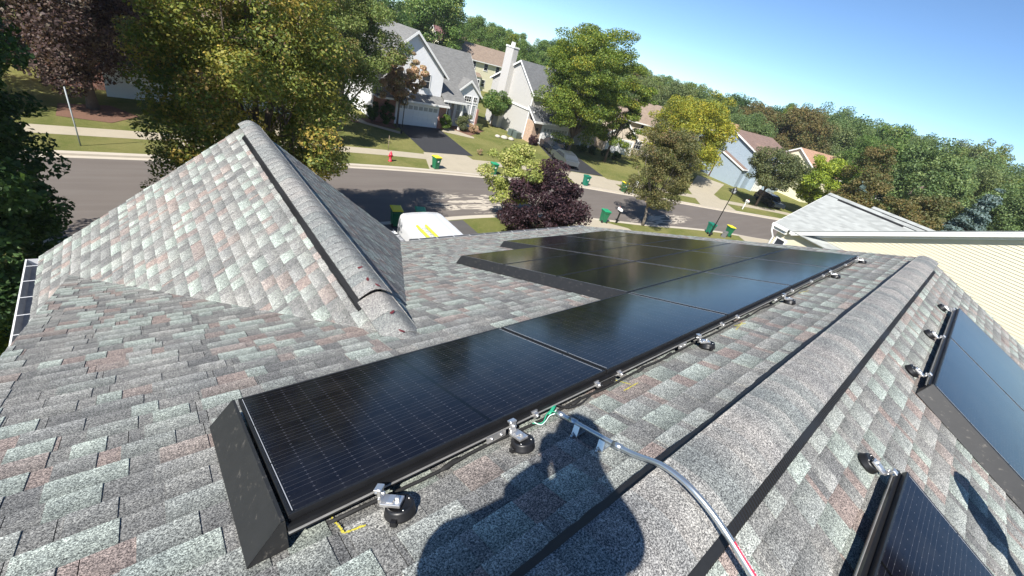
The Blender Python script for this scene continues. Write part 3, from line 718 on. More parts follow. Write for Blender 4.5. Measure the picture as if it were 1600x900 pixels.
# dry leaves on the gable cap
for k, (x, y, z, a) in enumerate(((1.23, 2.42, .052, .3), (1.22, 2.21, .052, 1.2), (1.27, 2.10, .050, 2), (1.23, 1.71, .03, .5), (1.14, 1.40, -.02, 1), (1.20, 1.46, .03, 2.2))):
    mb = MB(); mb.add([(-.03, 0, .003), (-.012, -.012, 0), (.02, -.008, .003), (.034, .004, .006), (.012, .014, .001), (-.015, .012, .004)], [(0, 1, 2, 3, 4, 5)])
    ob = mb.build('fallen_leaf', M_redleaf, loc=(x, y, GR + z), rot=(0, 0, a)); tag(ob, ['small dark red leaf high on the gable cap above the vent end', 'small red leaf on the gable cap beside the vent', 'small red leaf just above the stepped cap edge', 'small red leaf below the stepped cap edge', 'small red leaf at the foot of the gable cap, left one', 'small red leaf at the foot of the gable cap, right one'][k], 'leaf', 'dry red leaves on the gable cap')

# ================================================================== PERSON (behind the camera, casts the shadow)
def skin_body(name, verts, edges, radii, mat, parent=None, sub=2, root=0):
    me = bpy.data.meshes.new(name); me.from_pydata([tuple(v) for v in verts], edges, []); me.materials.append(mat)
    o = bpy.data.objects.new(name, me); C.objects.link(o); o.parent = parent
    md = o.modifiers.new('skin', 'SKIN'); md.use_smooth_shade = True
    for i, r in enumerate(radii):
        d = me.skin_vertices[0].data[i]; d.radius = (r, r) if not isinstance(r, tuple) else r; d.use_root = (i == root)
    ss = o.modifiers.new('sub', 'SUBSURF'); ss.levels = sub; ss.render_levels = sub
    return o
fw = Vector((.89, .455, 0)); lf = Vector((-.455, .89, 0)); up = Vector((0, 0, 1))
PB = Vector((-.43, -1.02, 0))
def pp(f, l, z): return PB + fw * f + lf * l + up * z
zr = lambda p: (zf(p.y) if p.y > YR else zb(p.y)) + .02
fl, fr = pp(.05, .33, 0), pp(.0, -.24, 0)
hipz = .93
V = {'pel': pp(-.05, .04, .98), 'sp1': pp(-.03, 0, 1.20), 'ch': pp(-.02, -.13, 1.46), 'nk': pp(.0, -.10, 1.62), 'hd0': pp(.01, -.01, 1.72), 'hd1': pp(.03, .0, 1.82), 'hd2': pp(.02, -.01, 1.92),
     'sl': pp(0, .02, 1.46), 'sr': pp(0, -.26, 1.58), 'el': pp(.10, .13, 1.30), 'er': pp(.04, -.31, 1.44),
     'hl': pp(-.05, .17, .90), 'hr': pp(-.05, -.10, .90), 'kl': pp(.06, .24, .50), 'kr': pp(.04, -.17, .50), 'j1': pp(.0, .17, 1.20), 'j2': pp(.0, .25, 1.00)}
CL = CAM - VIEW * .045 - CRIGHT * .085; CRr = CAM - VIEW * .045 + CRIGHT * .085
V['wl'] = CL - VIEW * .11 - CUP * .07; V['wr'] = CRr - VIEW * .11 - CUP * .07
V['al'] = Vector((fl.x, fl.y, zr(fl) + .09)); V['ar'] = Vector((fr.x, fr.y, zr(fr) + .09))
V['tl'] = V['al'] + fw * .17 - up * .06; V['tr'] = V['ar'] + fw * .17 - up * .06
V['bl'] = V['al'] - fw * .04 - up * .05; V['br'] = V['ar'] - fw * .04 - up * .05
keys = list(V); RAD = dict(j1=.075, j2=.13, pel=(.23, .14), sp1=(.22, .14), ch=(.19, .13), nk=.095, hd0=.125, hd1=.128, hd2=.09, sl=.09, sr=.10, el=.085, er=.065, hl=.13, hr=.13, kl=.065, kr=.065, wl=.045, wr=.040, al=.045, ar=.045, tl=.035, tr=.035, bl=.035, br=.035)
ed = [('pel', 'sp1'), ('sp1', 'ch'), ('ch', 'nk'), ('nk', 'hd0'), ('hd0', 'hd1'), ('hd1', 'hd2'), ('ch', 'sl'), ('ch', 'sr'), ('sl', 'el'), ('sr', 'er'), ('el', 'wl'), ('er', 'wr'), ('pel', 'hl'), ('pel', 'hr'), ('hl', 'kl'), ('hr', 'kr'), ('kl', 'al'), ('kr', 'ar'), ('al', 'tl'), ('ar', 'tr'), ('al', 'bl'), ('ar', 'br'), ('sl', 'j1'), ('j1', 'j2')]
person = skin_body('person', [V[k] for k in keys], [(keys.index(a), keys.index(b)) for a, b in ed], [RAD[k] for k in keys], M_cloth)
tag(person, 'person holding a phone whose shadow falls across the ridge in the foreground', 'person')
# hands: palm and five fingers each
for sgn, wr, c0 in ((-1, V['wl'], CL), (1, V['wr'], CRr)):
    vs = [wr, wr.lerp(c0, .5), c0 - VIEW * .02]; es = [(0, 1), (1, 2)]; rr = [.024, .028, .026]
    for k in range(4):
        b = c0 - VIEW * .02 + CUP * (.025 - .018 * k); q = b + CRIGHT * (-sgn * .0) + VIEW * .0
        a1 = b - CRIGHT * sgn * (-.012); i = len(vs)
        L = (.036, .040, .038, .030)[k]
        vs += [a1, a1 + VIEW * .018 - CRIGHT * sgn * L * .4, a1 + VIEW * .020 - CRIGHT * sgn * L]; es += [(2, i), (i, i + 1), (i + 1, i + 2)]; rr += [.009, .008, .007]
    i = len(vs); vs += [c0 - VIEW * .035 + CUP * .03, c0 - VIEW * .030 + CUP * .045 - CRIGHT * sgn * .03]; es += [(1, i), (i, i + 1)]; rr += [.011, .009]
    skin_body('hand', vs, es, rr, M_skin, person, 1)
mb = MB(); hc = V['hd1'] + fw * .0
for z0, z1, rr0 in ((.0, 0, 0),):
    mb.lathe([(.112, -.01), (.114, .03), (.10, .075), (.06, .105), (.01, .115)], hc, 20)
mb.prism([hc + fw * .08 + lf * .07 + up * .0, hc + fw * .17 + lf * .05 - up * .01, hc + fw * .17 - lf * .05 - up * .01, hc + fw * .08 - lf * .07], up * .008)
mb.build('cap', M_hat, person)
ph = MB(); ph.box(-.078, .078, -.037, .037, 0, .008); pho = bevel(ph.build('phone', M_black), .003, 2)
M = Matrix((CRIGHT, CUP, -VIEW)).transposed().to_4x4(); M.translation = CAM - VIEW * .012 - CUP * .0; pho.matrix_world = M
tag(pho, 'black phone held up by the person on the roof', 'phone')
# flue out of frame, made up and shaped to cast the paddle shadow
kk = 1.0
tip = Vector((3.79, -1.71, -.21)) + SUN * kk; neck = Vector((3.50, -2.06, -.35)) + SUN * (kk * .85); base = Vector((3.08, -2.56, zb(-2.56)))
caster = thing('shadow_prop', 'black flue with an oval hood, unseen, added to cast the paddle shadow at lower right', 'prop', base)
mb = MB(); mb.tube([Vector((0, 0, 0)), (neck - base) * .5, neck - base], .05, seg=12); mb.build('pipe', M_black, caster)
mb = MB(); dv = (tip - neck); mb.tube([neck - base - dv * .05, neck - base + dv * .12, neck - base + dv * .35, neck - base + dv * .65, neck - base + dv * .9, tip - base], [.05, .125, .14, .125, .09, .02], seg=16); mb.build('hood', M_black, caster)

# ================================================================== generic house bits
def wall_siding(mb, org, U, N, poly, lap=.10, proud=.012, m=None):
    """lapped boards: poly in (s,z) on plane through org; U horizontal dir, N outward"""
    org, U, N = Vector(org), Vector(U), Vector(N); H = halves(poly); z0 = min(p[1] for p in poly); z1 = max(p[1] for p in poly); s0 = min(p[0] for p in poly) - 1; s1 = max(p[0] for p in poly) + 1
    k = 0; z = z0
    while z < z1:
        q = clip([(s0, z), (s1, z), (s1, z + lap), (s0, z + lap)], H)
        if len(q) >= 3:
            top = [org + U * s + Vector((0, 0, zz)) + N * (.001 + proud * (1 - (zz - z) / lap)) for s, zz in q]; mb.add(top, [tuple(range(len(q)))], m)
            lo = [p for p in q if abs(p[1] - z) < 1e-6]
            if len(lo) >= 2:
                a, b = min(lo), max(lo); mb.add([org + U * a[0] + Vector((0, 0, z)), org + U * b[0] + Vector((0, 0, z)), org + U * b[0] + Vector((0, 0, z)) + N * (.001 + proud), org + U * a[0] + Vector((0, 0, z)) + N * (.001 + proud)], [(0, 1, 2, 3)], m)
        z += lap
def window(par, p, U, N, w, h, nx=1, ny=2, mat=M_white, glass=M_glass, fw_=.07, shutters=None):
    """p: lower left corner (local), U along, N outward"""
    p, U, N = Vector(p), Vector(U), Vector(N); Z = Vector((0, 0, 1)); mb = MB()
    def bar(a0, a1, b0, b1, d0=0.0, d1=.05, m_=mb):
        q = [p + U * a0 + Z * b0 + N * d0, p + U * a1 + Z * b0 + N * d0, p + U * a1 + Z * b1 + N * d0, p + U * a0 + Z * b1 + N * d0]; m_.prism(q, N * (d1 - d0))
    bar(-fw_, w + fw_, -fw_, 0); bar(-fw_, w + fw_, h, h + fw_); bar(-fw_, 0, 0, h); bar(w, w + fw_, 0, h); bar(-fw_ * 1.4, w + fw_ * 1.4, -fw_ * 1.5, -fw_, 0, .08)
    for i in range(1, nx): bar(w * i / nx - .012, w * i / nx + .012, 0, h, 0, .035)
    for i in range(1, ny): bar(0, w, h * i / ny - .018, h * i / ny + .018, 0, .04)
    fr = mb.build('window', mat, par); g = MB()
    bar(0, w, 0, h, 0.002, .012, g); g.build('pane', glass, fr)
    if shutters:
        for x in (-.42, w + .1):
            s = MB(); bar(x, x + .32, -.03, h + .03, 0, .035, s); s.build('shutter', shutters, fr)
    return fr
def slab(mb, p, q, d, th=.14, m=None):   # roof slab: eave line p, ridge line q, along d
    p, q, d = Vector(p), Vector(q), Vector(d); mb.prism([p, q, q - Vector((0, 0, th)), p - Vector((0, 0, th))], d, m)
def gable_x(par, x0, x1, y0, y1, eave, ridge, roofm, wallm, oh=.35, ym=None, wallbase=0, rname='roof', fascia=True):
    """ridge along X. z values local (0 = ground)"""
    ym = (y0 + y1) / 2 if ym is None else ym
    sF = (ridge - eave) / (ym - y0); sB = (ridge - eave) / (y1 - ym)
    w = MB(); w.prism([(x0, y0, wallbase), (x0, y1, wallbase), (x0, y1, eave - .05), (x0, ym, ridge - .16), (x0, y0, eave - .05)], (x1 - x0, 0, 0)); w.build('wall', wallm, par)
    r = MB(); slab(r, (x0 - oh, y0 - oh, eave - sF * oh + .02), (x0 - oh, ym, ridge), (x1 - x0 + 2 * oh, 0, 0)); slab(r, (x0 - oh, y1 + oh, eave - sB * oh + .02), (x0 - oh, ym, ridge), (x1 - x0 + 2 * oh, 0, 0)); rr = r.build(rname, roofm, par)
    if fascia:
        f = MB()
        for x in (x0 - oh - .03, x1 + oh):
            f.prism([(x, y0 - oh - .02, eave - sF * oh), (x, ym, ridge - .02), (x, ym, ridge - .26), (x, y0 - oh - .02, eave - sF * oh - .22)], (.03, 0, 0)); f.prism([(x, y1 + oh + .02, eave - sB * oh), (x, ym, ridge - .02), (x, ym, ridge - .26), (x, y1 + oh + .02, eave - sB * oh - .22)], (.03, 0, 0))
        f.box(x0 - oh, x1 + oh, y0 - oh - .12, y0 - oh, eave - sF * oh - .16, eave - sF * oh + .0); f.box(x0 - oh, x1 + oh, y1 + oh, y1 + oh + .12, eave - sB * oh - .16, eave - sB * oh)
        f.build('fascia', M_white, par)
    return rr
def gable_y(par, x0, x1, y0, y1, eave, ridge, roofm, wallm, oh=.35, xm=None, wallbase=0, siding=None, front_trim=.24):
    """ridge along Y, gable end at y0 facing the street"""
    xm = (x0 + x1) / 2 if xm is None else xm
    sL = (ridge - eave) / (xm - x0); sR = (ridge - eave) / (x1 - xm)
    w = MB(); w.prism([(x0, y0, wallbase), (x1, y0, wallbase), (x1, y0, eave - .05), (xm, y0, ridge - .16), (x0, y0, eave - .05)], (0, y1 - y0, 0)); w.build('wall', wallm, par)
    r = MB(); slab(r, (x0 - oh, y0 - oh, eave - sL * oh + .02), (xm, y0 - oh, ridge), (0, y1 - y0 + oh, 0)); slab(r, (x1 + oh, y0 - oh, eave - sR * oh + .02), (xm, y0 - oh, ridge), (0, y1 - y0 + oh, 0)); rr = r.build('roof', roofm, par)
    f = MB(); y = y0 - oh - .035
    f.prism([(x0 - oh - .02, y, eave - sL * oh + .02), (xm, y, ridge - .0), (xm, y, ridge - front_trim - .04), (x0 - oh - .02, y, eave - sL * oh - front_trim)], (0, .035, 0)); f.prism([(x1 + oh + .02, y, eave - sR * oh + .02), (xm, y, ridge - .0), (xm, y, ridge - front_trim - .04), (x1 + oh + .02, y, eave - sR * oh - front_trim)], (0, .035, 0))
    f.box(x0 - oh - .12, x0 - oh, y0 - oh, y1, eave - sL * oh - .16, eave - sL * oh); f.box(x1 + oh, x1 + oh + .12, y0 - oh, y1, eave - sR * oh - .16, eave - sR * oh); f.build('fascia', M_white, par)
    return rr
def garage(par, x0, x1, y, h=2.15, rows=4, mat=M_white, lites=True):
    g = MB(); n = 8 if x1 - x0 > 4 else 4; w = (x1 - x0) / n
    g.box(x0, x1, y - .02, y, 0, h)
    for r in range(rows):
        for k in range(n):
            if r == rows - 1 and lites: continue
            g.box(x0 + k * w + .06, x0 + (k + 1) * w - .06, y - .04, y - .02, r * h / rows + .06, (r + 1) * h / rows - .06)
    d = g.build('garage_door', mat, par)
    if lites:
        for k in range(n):
            q = MB(); q.box(x0 + k * w + .06, x0 + (k + 1) * w - .06, y - .03, y - .018, h * (rows - 1) / rows + .08, h - .08); q.build('lite', plain_lite, d)
    f = MB(); f.box(x0 - .15, x1 + .15, y - .05, y, h, h + .15); f.box(x0 - .15, x0, y - .05, y, 0, h); f.box(x1, x1 + .15, y - .05, y, 0, h); f.build('door_trim', M_white, par)
plain_lite = plain('pale_glass', (0.35, 0.37, 0.38), 0.15)
X_, Y_, Z_ = Vector((1, 0, 0)), Vector((0, 1, 0)), Vector((0, 0, 1)); NX, NY = -X_, -Y_

# ---- neighbour on the right (turned with the bend of the street)
nb = thing('neighbour_house', 'cream sided house with white trim right beside our roof', 'house', (23.3, 4.1, GZ), R_(-15))
NO = Vector((0, 0, GZ))
def nbuild(mb, name, mat=None): mb.v = [tuple(Vector(v) - NO) for v in mb.v]; return mb.build(name, mat, nb)
ty = math.tan(R_(26.97)); EY, EZ = -.35, -2.65 - .16 - .35 * 0; RY = -7.6; XN = .34
def rz_(y): return -2.65 - ty * y if y > RY else -2.65 - ty * RY - ty * (RY - y)
YBK = 2 * RY + .35
mb = MB(); mb.prism([(XN, EY, GZ), (XN, EY, rz_(EY) - .3), (XN, RY, rz_(RY) - .3), (XN, YBK, rz_(YBK) - .3), (XN, YBK, GZ)], (12.5, 0, 0)); nbuild(mb, 'wall_core', M_cream)
mb = MB(); wall_siding(mb, (XN, EY, 0), (0, -1, 0), (-1, 0, 0), [(0, GZ), (0, rz_(EY) - .2), (EY - RY, rz_(RY) - .2), (EY - YBK, rz_(YBK) - .2), (EY - YBK, GZ)], .1026, .018); nbuild(mb, 'siding', M_cream)
def rk(y0, y1, x, a, b, th): mb.prism([(x, y0, rz_(y0) + a), (x, y1, rz_(y1) + a), (x, y1, rz_(y1) + b), (x, y0, rz_(y0) + b)], (th, 0, 0))
for nm, y0 in (('rake_trim', 0.02), ('rake_trim', 2 * RY - .02)):
    mb = MB(); rk(y0, RY, 0, -.01, -.20, .025); rk(y0, RY, .025, -.185, -.20, XN - .03); rk(y0, RY, XN - .035, -.20, -.30, .02); nbuild(mb, nm, M_white)
    mb = MB(); rk(y0, RY, -.014, -.0, -.06, .014); nbuild(mb, 'drip_edge', M_white)
    mb = MB(); rk(y0, RY, -.03, .028, .0, 13.2); nbuild(mb, 'roof', M_roof_w)
mb = MB(); mb.box(XN - .03, XN + .06, EY - .08, EY + .03, GZ, rz_(EY) - .2); nbuild(mb, 'corner_trim', M_white)
mb = MB(); mb.box(-.02, 1.0, .02, .14, -2.82, -2.68); nbuild(mb, 'gutter', M_white)
def ngable(xl, xm, xr_, yf, ze, zr_, ylen, ov=.25):
    s = (zr_ - ze) / (xm - xl)
    mb = MB(); slab(mb, (xl - ov, yf + ov, ze - s * ov), (xm, yf + ov, zr_), (0, -ylen, 0), .04); nbuild(mb, 'cross_roof', M_roof_w)
    mb = MB(); slab(mb, (xr_ + ov, yf + ov, ze - s * ov), (xm, yf + ov, zr_), (0, -ylen, 0), .04); nbuild(mb, 'cross_roof', M_roof_w)
    mb = MB(); mb.prism([(xl, yf, GZ), (xr_, yf, GZ), (xr_, yf, ze - .1), (xm, yf, zr_ - .15), (xl, yf, ze - .1)], (0, -3.5, 0)); nbuild(mb, 'front_wall', M_cream)
    for a, b in (((xl - ov, ze - s * ov), (xm, zr_)), ((xr_ + ov, ze - s * ov), (xm, zr_))):
        mb = MB(); mb.prism([(a[0], yf + ov, a[1] - .02), (b[0], yf + ov, b[1] - .02), (b[0], yf + ov, b[1] - .24), (a[0], yf + ov, a[1] - .22)], (0, .03, 0)); nbuild(mb, 'cross_trim', M_white)
    mb = MB(); mb.box(xl - ov - .12, xl - ov, yf - .55, yf + ov + .02, ze - s * ov - .14, ze - s * ov - .01); nbuild(mb, 'eave_gutter', M_white)
    mb = MB(); mb.box(xl - ov - .02, xl + .05, yf - .5, yf + ov, ze - s * ov - .30, ze - s * ov - .15); nbuild(mb, 'eave_return', M_white)
    mb = MB(); mb.prism([(xm - .16, yf - .35, zr_ - s * .16 + .045), (xm - .215, yf - .35, zr_ - s * .215 + .03), (xm - .215, yf - .35, zr_ - s * .215 + .001), (xm - .16, yf - .35, zr_ - s * .16 + .001)], (0, -ylen * .66, 0)); nbuild(mb, 'ridge_vent', M_vent)
    mb = MB(); mb.prism([(xm - .16, yf + ov, zr_ - s * .16 + .05), (xm, yf + ov, zr_ + .06), (xm + .16, yf + ov, zr_ - s * .16 + .05), (xm, yf + ov, zr_ + .02)], (0, -ylen, 0)); nbuild(mb, 'ridge_cap', M_roof_w)
ngable(.25, 3.0, 5.75, .8, -2.50, -.80, 4.6)
ngable(4.9, 6.9, 8.9, .3, -2.3, -.98, 4.0)
window(nb, Vector((.24, .62, -4.0)) - NO, (0, -1, 0), (-1, 0, 0), .42, .70, 1, 2)
window(nb, Vector((.24, .62, -5.2)) - NO, (0, -1, 0), (-1, 0, 0), .42, .70, 1, 2)
mb = MB(); mb.tube([(-.1, 1.0, -2.78), (-.02, .98, -3.05), (.2, .86, -3.35), (.2, .86, GZ + .1)], .045, seg=8); nbuild(mb, 'downspout', M_white)

# ---- white two storey house across the street
wh = thing('white_house', 'white two storey house with a grey roof and white garage door behind the black driveway', 'house', (23.5, 43.3, GZ)); 
def L(x, y, z=GZ): return Vector((x - 23.5, y - 43.3, z - GZ))
gable_y(wh, 19.0 - 23.5, 26.75 - 23.5, 0, 9, 5.75, 9.15, M_roof_g, M_sid_w, .4, xm=22.9 - 23.5)
gable_x(wh, 26.75 - 23.5, 33.1 - 23.5, 2.0, 10.5, 4.35, 8.05, M_roof_g, M_sid_w, .35, ym=5.6)
rr = MB(); slab(rr, (18.9 - 23.5, -1.15, 2.62), (18.9 - 23.5, .02, 3.3), (27.4 - 18.9, 0, 0), .12); rr.build('pent_roof', M_roof_g, wh)
rr = MB(); rr.box(18.9 - 23.5, 27.4 - 23.5, -1.27, -1.15, 2.44, 2.62); rr.box(18.9 - 23.5, 27.4 - 23.5, -1.15, -.02, 2.42, 2.46); rr.build('pent_fascia', M_white, wh)
mb = MB(); mb.box(26.35 - 23.5, 27.25 - 23.5, -.85, 2, 0, 2.42); mb.build('brick_pier', M_brick, wh); mb = MB(); mb.box(18.95 - 23.5, 21.05 - 23.5, -.85, 0, 0, 2.42); mb.build('brick_pier', M_brick, wh)
mb = MB(); mb.box(21.05 - 23.5, 26.35 - 23.5, -.72, 0, 0, 2.42); mb.build('garage_front', M_white, wh)
garage(wh, 21.3 - 23.5, 26.2 - 23.5, -.73)
window(wh, L(24.15, 43.3, -5.05), X_, NY, .95, 1.35, 1, 2); window(wh, L(20.4, 43.3, -5.05), X_, NY, 1.5, 1.35, 2, 2)
# bay with three windows under its own little gable
gable_y(wh, 29.7 - 23.5, 33.1 - 23.5, 1.45, 4.2, 4.1, 5.55, M_roof_g, M_sid_w, .25)
for x, w_ in ((30.05, .5), (30.95, .95), (32.3, .5)):
    window(wh, L(x, 44.75, -5.9), X_, NY, w_, .55, 2 if w_ < .7 else 3, 2); window(wh, L(x, 44.75, -8.05), X_, NY, w_, 1.75, 1 if w_ < .7 else 2, 2, glass=plain_lite)
mb = MB(); mb.box(33.1 - 23.5, 33.35 - 23.5, 1.3, 3, 0, 2.4); mb.build('brick_corner', M_brick, wh)
mb = MB(); mb.box(27.35 - 23.5, 27.55 - 23.5, -.6, -.4, 0, 3.1); mb.box(29.45 - 23.5, 29.65 - 23.5, -.6, -.4, 0, 3.1); mb.build('porch_post', M_white, wh)
rr = MB(); slab(rr, (26.8 - 23.5, -.8, 3.2), (26.8 - 23.5, 2.4, 4.9), (3.1, 0, 0), .14); rr.build('porch_roof', M_roof_g, wh)
rr = MB(); rr.box(26.8 - 23.5, 29.9 - 23.5, -.92, -.8, 3.0, 3.2); rr.build('porch_fascia', M_white, wh)
mb = MB(); mb.box(28.3 - 23.5, 29.3 - 23.5, 1.92, 1.99, .25, 2.4); mb.build('door', plain('door_brown', (0.12, 0.06, 0.045), 0.5), wh)
# ---- grey sided house with chimney
gh = thing('grey_house', 'pale grey house with a tall chimney on its side wall, half behind the locust tree', 'house', (39.4, 40.8, GZ)); 
def G_(x, y, z=GZ): return Vector((x - 39.4, y - 40.8, z - GZ))
gable_x(gh, .1, 12.5, 1.2, 10.4, 5.9, 9.0, M_roof_d, M_sid_g, .3, ym=5.0)
mb = MB(); wall_siding(mb, (.1, 10.4, 0), (0, -1, 0), (-1, 0, 0), [(0, 0), (9.2, 0), (9.2, 5.7), (5.4, 8.75), (0, 5.7)], .12, .015); mb.build('siding', M_sid_t if False else plain('pale_grey_siding', (0.46, 0.45, 0.425), 0.5, var=.03), gh)
mb = MB(); mb.box(-.03, .10, 0.2, 10.45, 3.65, 3.83); mb.box(-.02, .1, 1.15, 1.28, 0, 5.7); mb.build('belt_trim', M_white, gh)
ch = MB(); ch.box(-.75, .09, 6.3, 7.9, 0, 10.0); c_ = ch.build('chimney', plain('chimney_siding', (0.52, 0.50, 0.475), 0.5, var=.03), gh)
q = MB(); q.box(-.82, .16, 6.23, 7.97, 10.0, 10.18); q.box(-.5, -.15, 6.9, 7.3, 10.18, 10.65); q.build('chimney_cap', M_white, c_)
rr = MB(); slab(rr, (-.3, -.7, 2.85), (-.3, 1.25, 4.3), (7.6, 0, 0), .12); rr.build('garage_roof', M_roof_d, gh)
rr = MB(); rr.box(-.3, 7.3, -.85, -.7, 2.62, 2.85); rr.prism([(-.34, -.7, 2.85), (-.34, 1.25, 4.3), (-.34, 1.25, 4.05), (-.34, -.7, 2.6)], (.04, 0, 0)); rr.build('garage_fascia', M_white, gh)
mb = MB(); mb.box(.0, 7.1, -.3, 1.2, 0, 2.7); mb.build('garage_wall', M_brick_t, gh)
mb = MB(); mb.box(1.55, 6.9, -.34, -.3, 0, 2.6); mb.build('garage_front', M_white, gh)
garage(gh, 1.9, 6.6, -.36, 2.15)
gable_x(gh, 7.1, 17.5, 1.6, 8.5, 2.9, 5.6, M_roof_d, M_sid_t, .3)
for x in (8.2, 10.6, 12.8):
    mb = MB(); mb.box(x, x + .25, .2, .45, 0, 2.75); mb.build('porch_post', M_white, gh)
rr = MB(); slab(rr, (7.2, 0, 2.85), (7.2, 1.7, 3.5), (7.0, 0, 0), .12); rr.build('porch_roof', M_roof_d, gh)
window(gh, (2.0, 1.2, 4.5), X_, NY, 1.3, 1.0, 3, 2); window(gh, (5, 1.2, 4.5), X_, NY, 1.0, 1.0, 2, 2); window(gh, (8.9, 1.6, 1.0), X_, NY, 1.4, 1.3, 3, 2)
lan = MB(); lan.box(.55, .8, -.5, -.31, 1.6, 2.0); lan.build('wall_lantern', M_black, gh)
for k in range(2):
    mb = MB(); mb.box(-.42, .42, -.4, .4, 0, .8)
    for j in range(8): mb.box(-.43, .43, -.41, .41, .1 + j * .08, .13 + j * .08)
    tag(mb.build('air_conditioner', plain('ac_green%d' % k, (.10, .13, .12), .6), loc=(38.5, 42.2 + k * 1.1, GZ)), ['dark green air conditioner at the grey house side wall, nearer the street', 'dark green air conditioner at the grey house side wall, farther from the street'][k], 'air conditioner')
# ---- beige house beyond
bh = thing('beige_house', 'beige house mostly hidden between the two big trees', 'house', (60, 41, GZ), R_(-22))
gable_x(bh, -4, 10, 0, 9, 5.3, 8.0, M_roof_s, M_sid_t, .4); gable_y(bh, -4.2, 1.2, -2.2, 4, 2.9, 4.9, M_roof_s, M_sid_t, .3)
garage(bh, -3.7, .8, -2.22); window(bh, (2.6, 0, 1), X_, NY, 1.4, 1.3, 3, 2); window(bh, (2.6, 0, 3.6), X_, NY, 1.2, 1.2, 2, 2); window(bh, (6.2, 0, 3.6), X_, NY, 1.2, 1.2, 2, 2); window(bh, (-4, 4.6, 3.6), Y_ * -1, NX, 1.0, 1.2, 2, 2); window(bh, (-4, 4.6, 1), Y_ * -1, NX, 1.0, 1.2, 2, 2)
# ---- blue house
be = thing('blue_house', 'pale blue sided house with a brown roof beyond the lamp post', 'house', (75, 25.6, GZ), R_(-6))
gable_x(be, 0, 14, 0, 12.4, 5.85, 8.15, M_roof_b, M_sid_b, .35, ym=5.9)
gable_x(be, -1.3, -.02, .4, 5.2, 3.1, 4.6, M_roof_b, M_sid_b, .2, ym=5.1)
gable_y(be, 1.8, 5.0, -1.0, 5.0, 5.6, 7.0, M_roof_b, M_sid_b, .25); gable_y(be, 8.2, 11.2, -.8, 5.0, 5.4, 6.7, M_roof_b, M_sid_b, .25)
for x in (2.2, 3.7, 8.9): window(be, (x, -1.0 if x < 6 else -.8, 3.4), X_, NY, .9, 1.4, 2, 2)
garage(be, 2.0, 4.8, -1.02)
# ---- far houses
def farhouse(name, label, loc, rot, w_, d, e, r, rm, wm, cross=None, win=True):
    t = thing(name, label, 'house', (loc[0], loc[1], GZ + (loc[2] if len(loc) > 2 else 0)), R_(rot)); gable_x(t, 0, w_, 0, d, e, r, rm, wm, .35, wallbase=-6 if len(loc) > 2 else 0)
    if cross: gable_y(t, cross[0], cross[1], cross[2], 4, cross[3], cross[4], rm, wm, .3)
    if win:
        n = max(2, int(w_ / 3))
        for k in range(n):
            x = w_ * (k + .5) / n - .45; window(t, (x, 0, e - 1.7), X_, NY, .9, 1.25, 1, 2)
            if k != 1: window(t, (x, 0, .9), X_, NY, .9, 1.3, 1, 2)
    return t
cr = farhouse('cream_house', 'cream two storey house with a long taupe roof behind the white house', (51.0, 80.0), -2, 15.5, 8, 5.8, 8.3, M_roof_s, M_sid_y)
by = MB(); by.prism([(4.2, 0, 0), (4.7, -.8, 0), (6.5, -.8, 0), (7.0, 0, 0)], (0, 0, 2.7)); by.build('bay', M_white, cr)
by = MB(); by.add([(4.0, 0, 2.7), (4.6, -1, 2.7), (6.6, -1, 2.7), (7.2, 0, 2.7), (4.8, 0, 3.4), (6.4, 0, 3.4)], [(0, 1, 4), (1, 2, 5, 4), (2, 3, 5), (0, 3, 2, 1)]); by.build('bay_roof', M_roof_s, cr)
window(cr, (4.95, -.8, .8), X_, NY, 1.3, 1.3, 2, 2)
farhouse('maroon_roof_house', 'house with a maroon roof just showing above the cream house', (60, 102), -4, 17, 9, 6.0, 9.3, M_roof_r, M_sid_y)
farhouse('distant_house', 'distant house with a red brown roof between the trees left of the cream house', (52, 125, 1.5), 25, 14, 8, 5.5, 8.5, M_roof_r, M_sid_w)
farhouse('tan_roof_house', 'house with a tan roof directly behind the blue house', (90, 37, 0), -12, 13, 10, 5.6, 8.3, M_roof_t, M_sid_w)
farhouse('orange_roof_house', 'house with an orange tan roof right of the blue house', (88, 19.5, 0), -15, 16, 10, 5.2, 8.2, M_roof_t, M_sid_y)
farhouse('gable_house', 'white gabled house peeking out above the brown trees', (112, 10, 0), 65, 8, 9, 6.2, 8.9, M_roof_b, M_white, win=False)
farhouse('ridge_house', 'house with a brown roof tip beside the blue spruce', (108, -1.5, 0), 20, 12, 9, 6.2, 8.8, M_roof_b, M_sid_t)
farhouse('edge_house', 'grey roofed house at the right edge behind the hedge of trees', (70, -14, 0), 10, 10, 9, 5.0, 7.6, M_roof_d, M_sid_t)
ah = farhouse('brick_house', 'red brick and white house hidden behind the golden maple', (-4.5, 42.6), 0, 16.5, 9, 5.6, 8.2, M_roof_s, M_brick, cross=(11.2, 16.2, -1.2, 5.3, 7.7))
garage(ah, 11.7, 15.7, -1.22)
gable_x(ah, 3.2, 8.5, -1.6, .5, 2.7, 3.6, M_roof_s, M_white, .3)
farhouse('corner_house', 'house with white trim glimpsed above the golden maple', (-22, 46), 0, 13, 9, 5.6, 8.4, M_roof_s, M_sid_w)

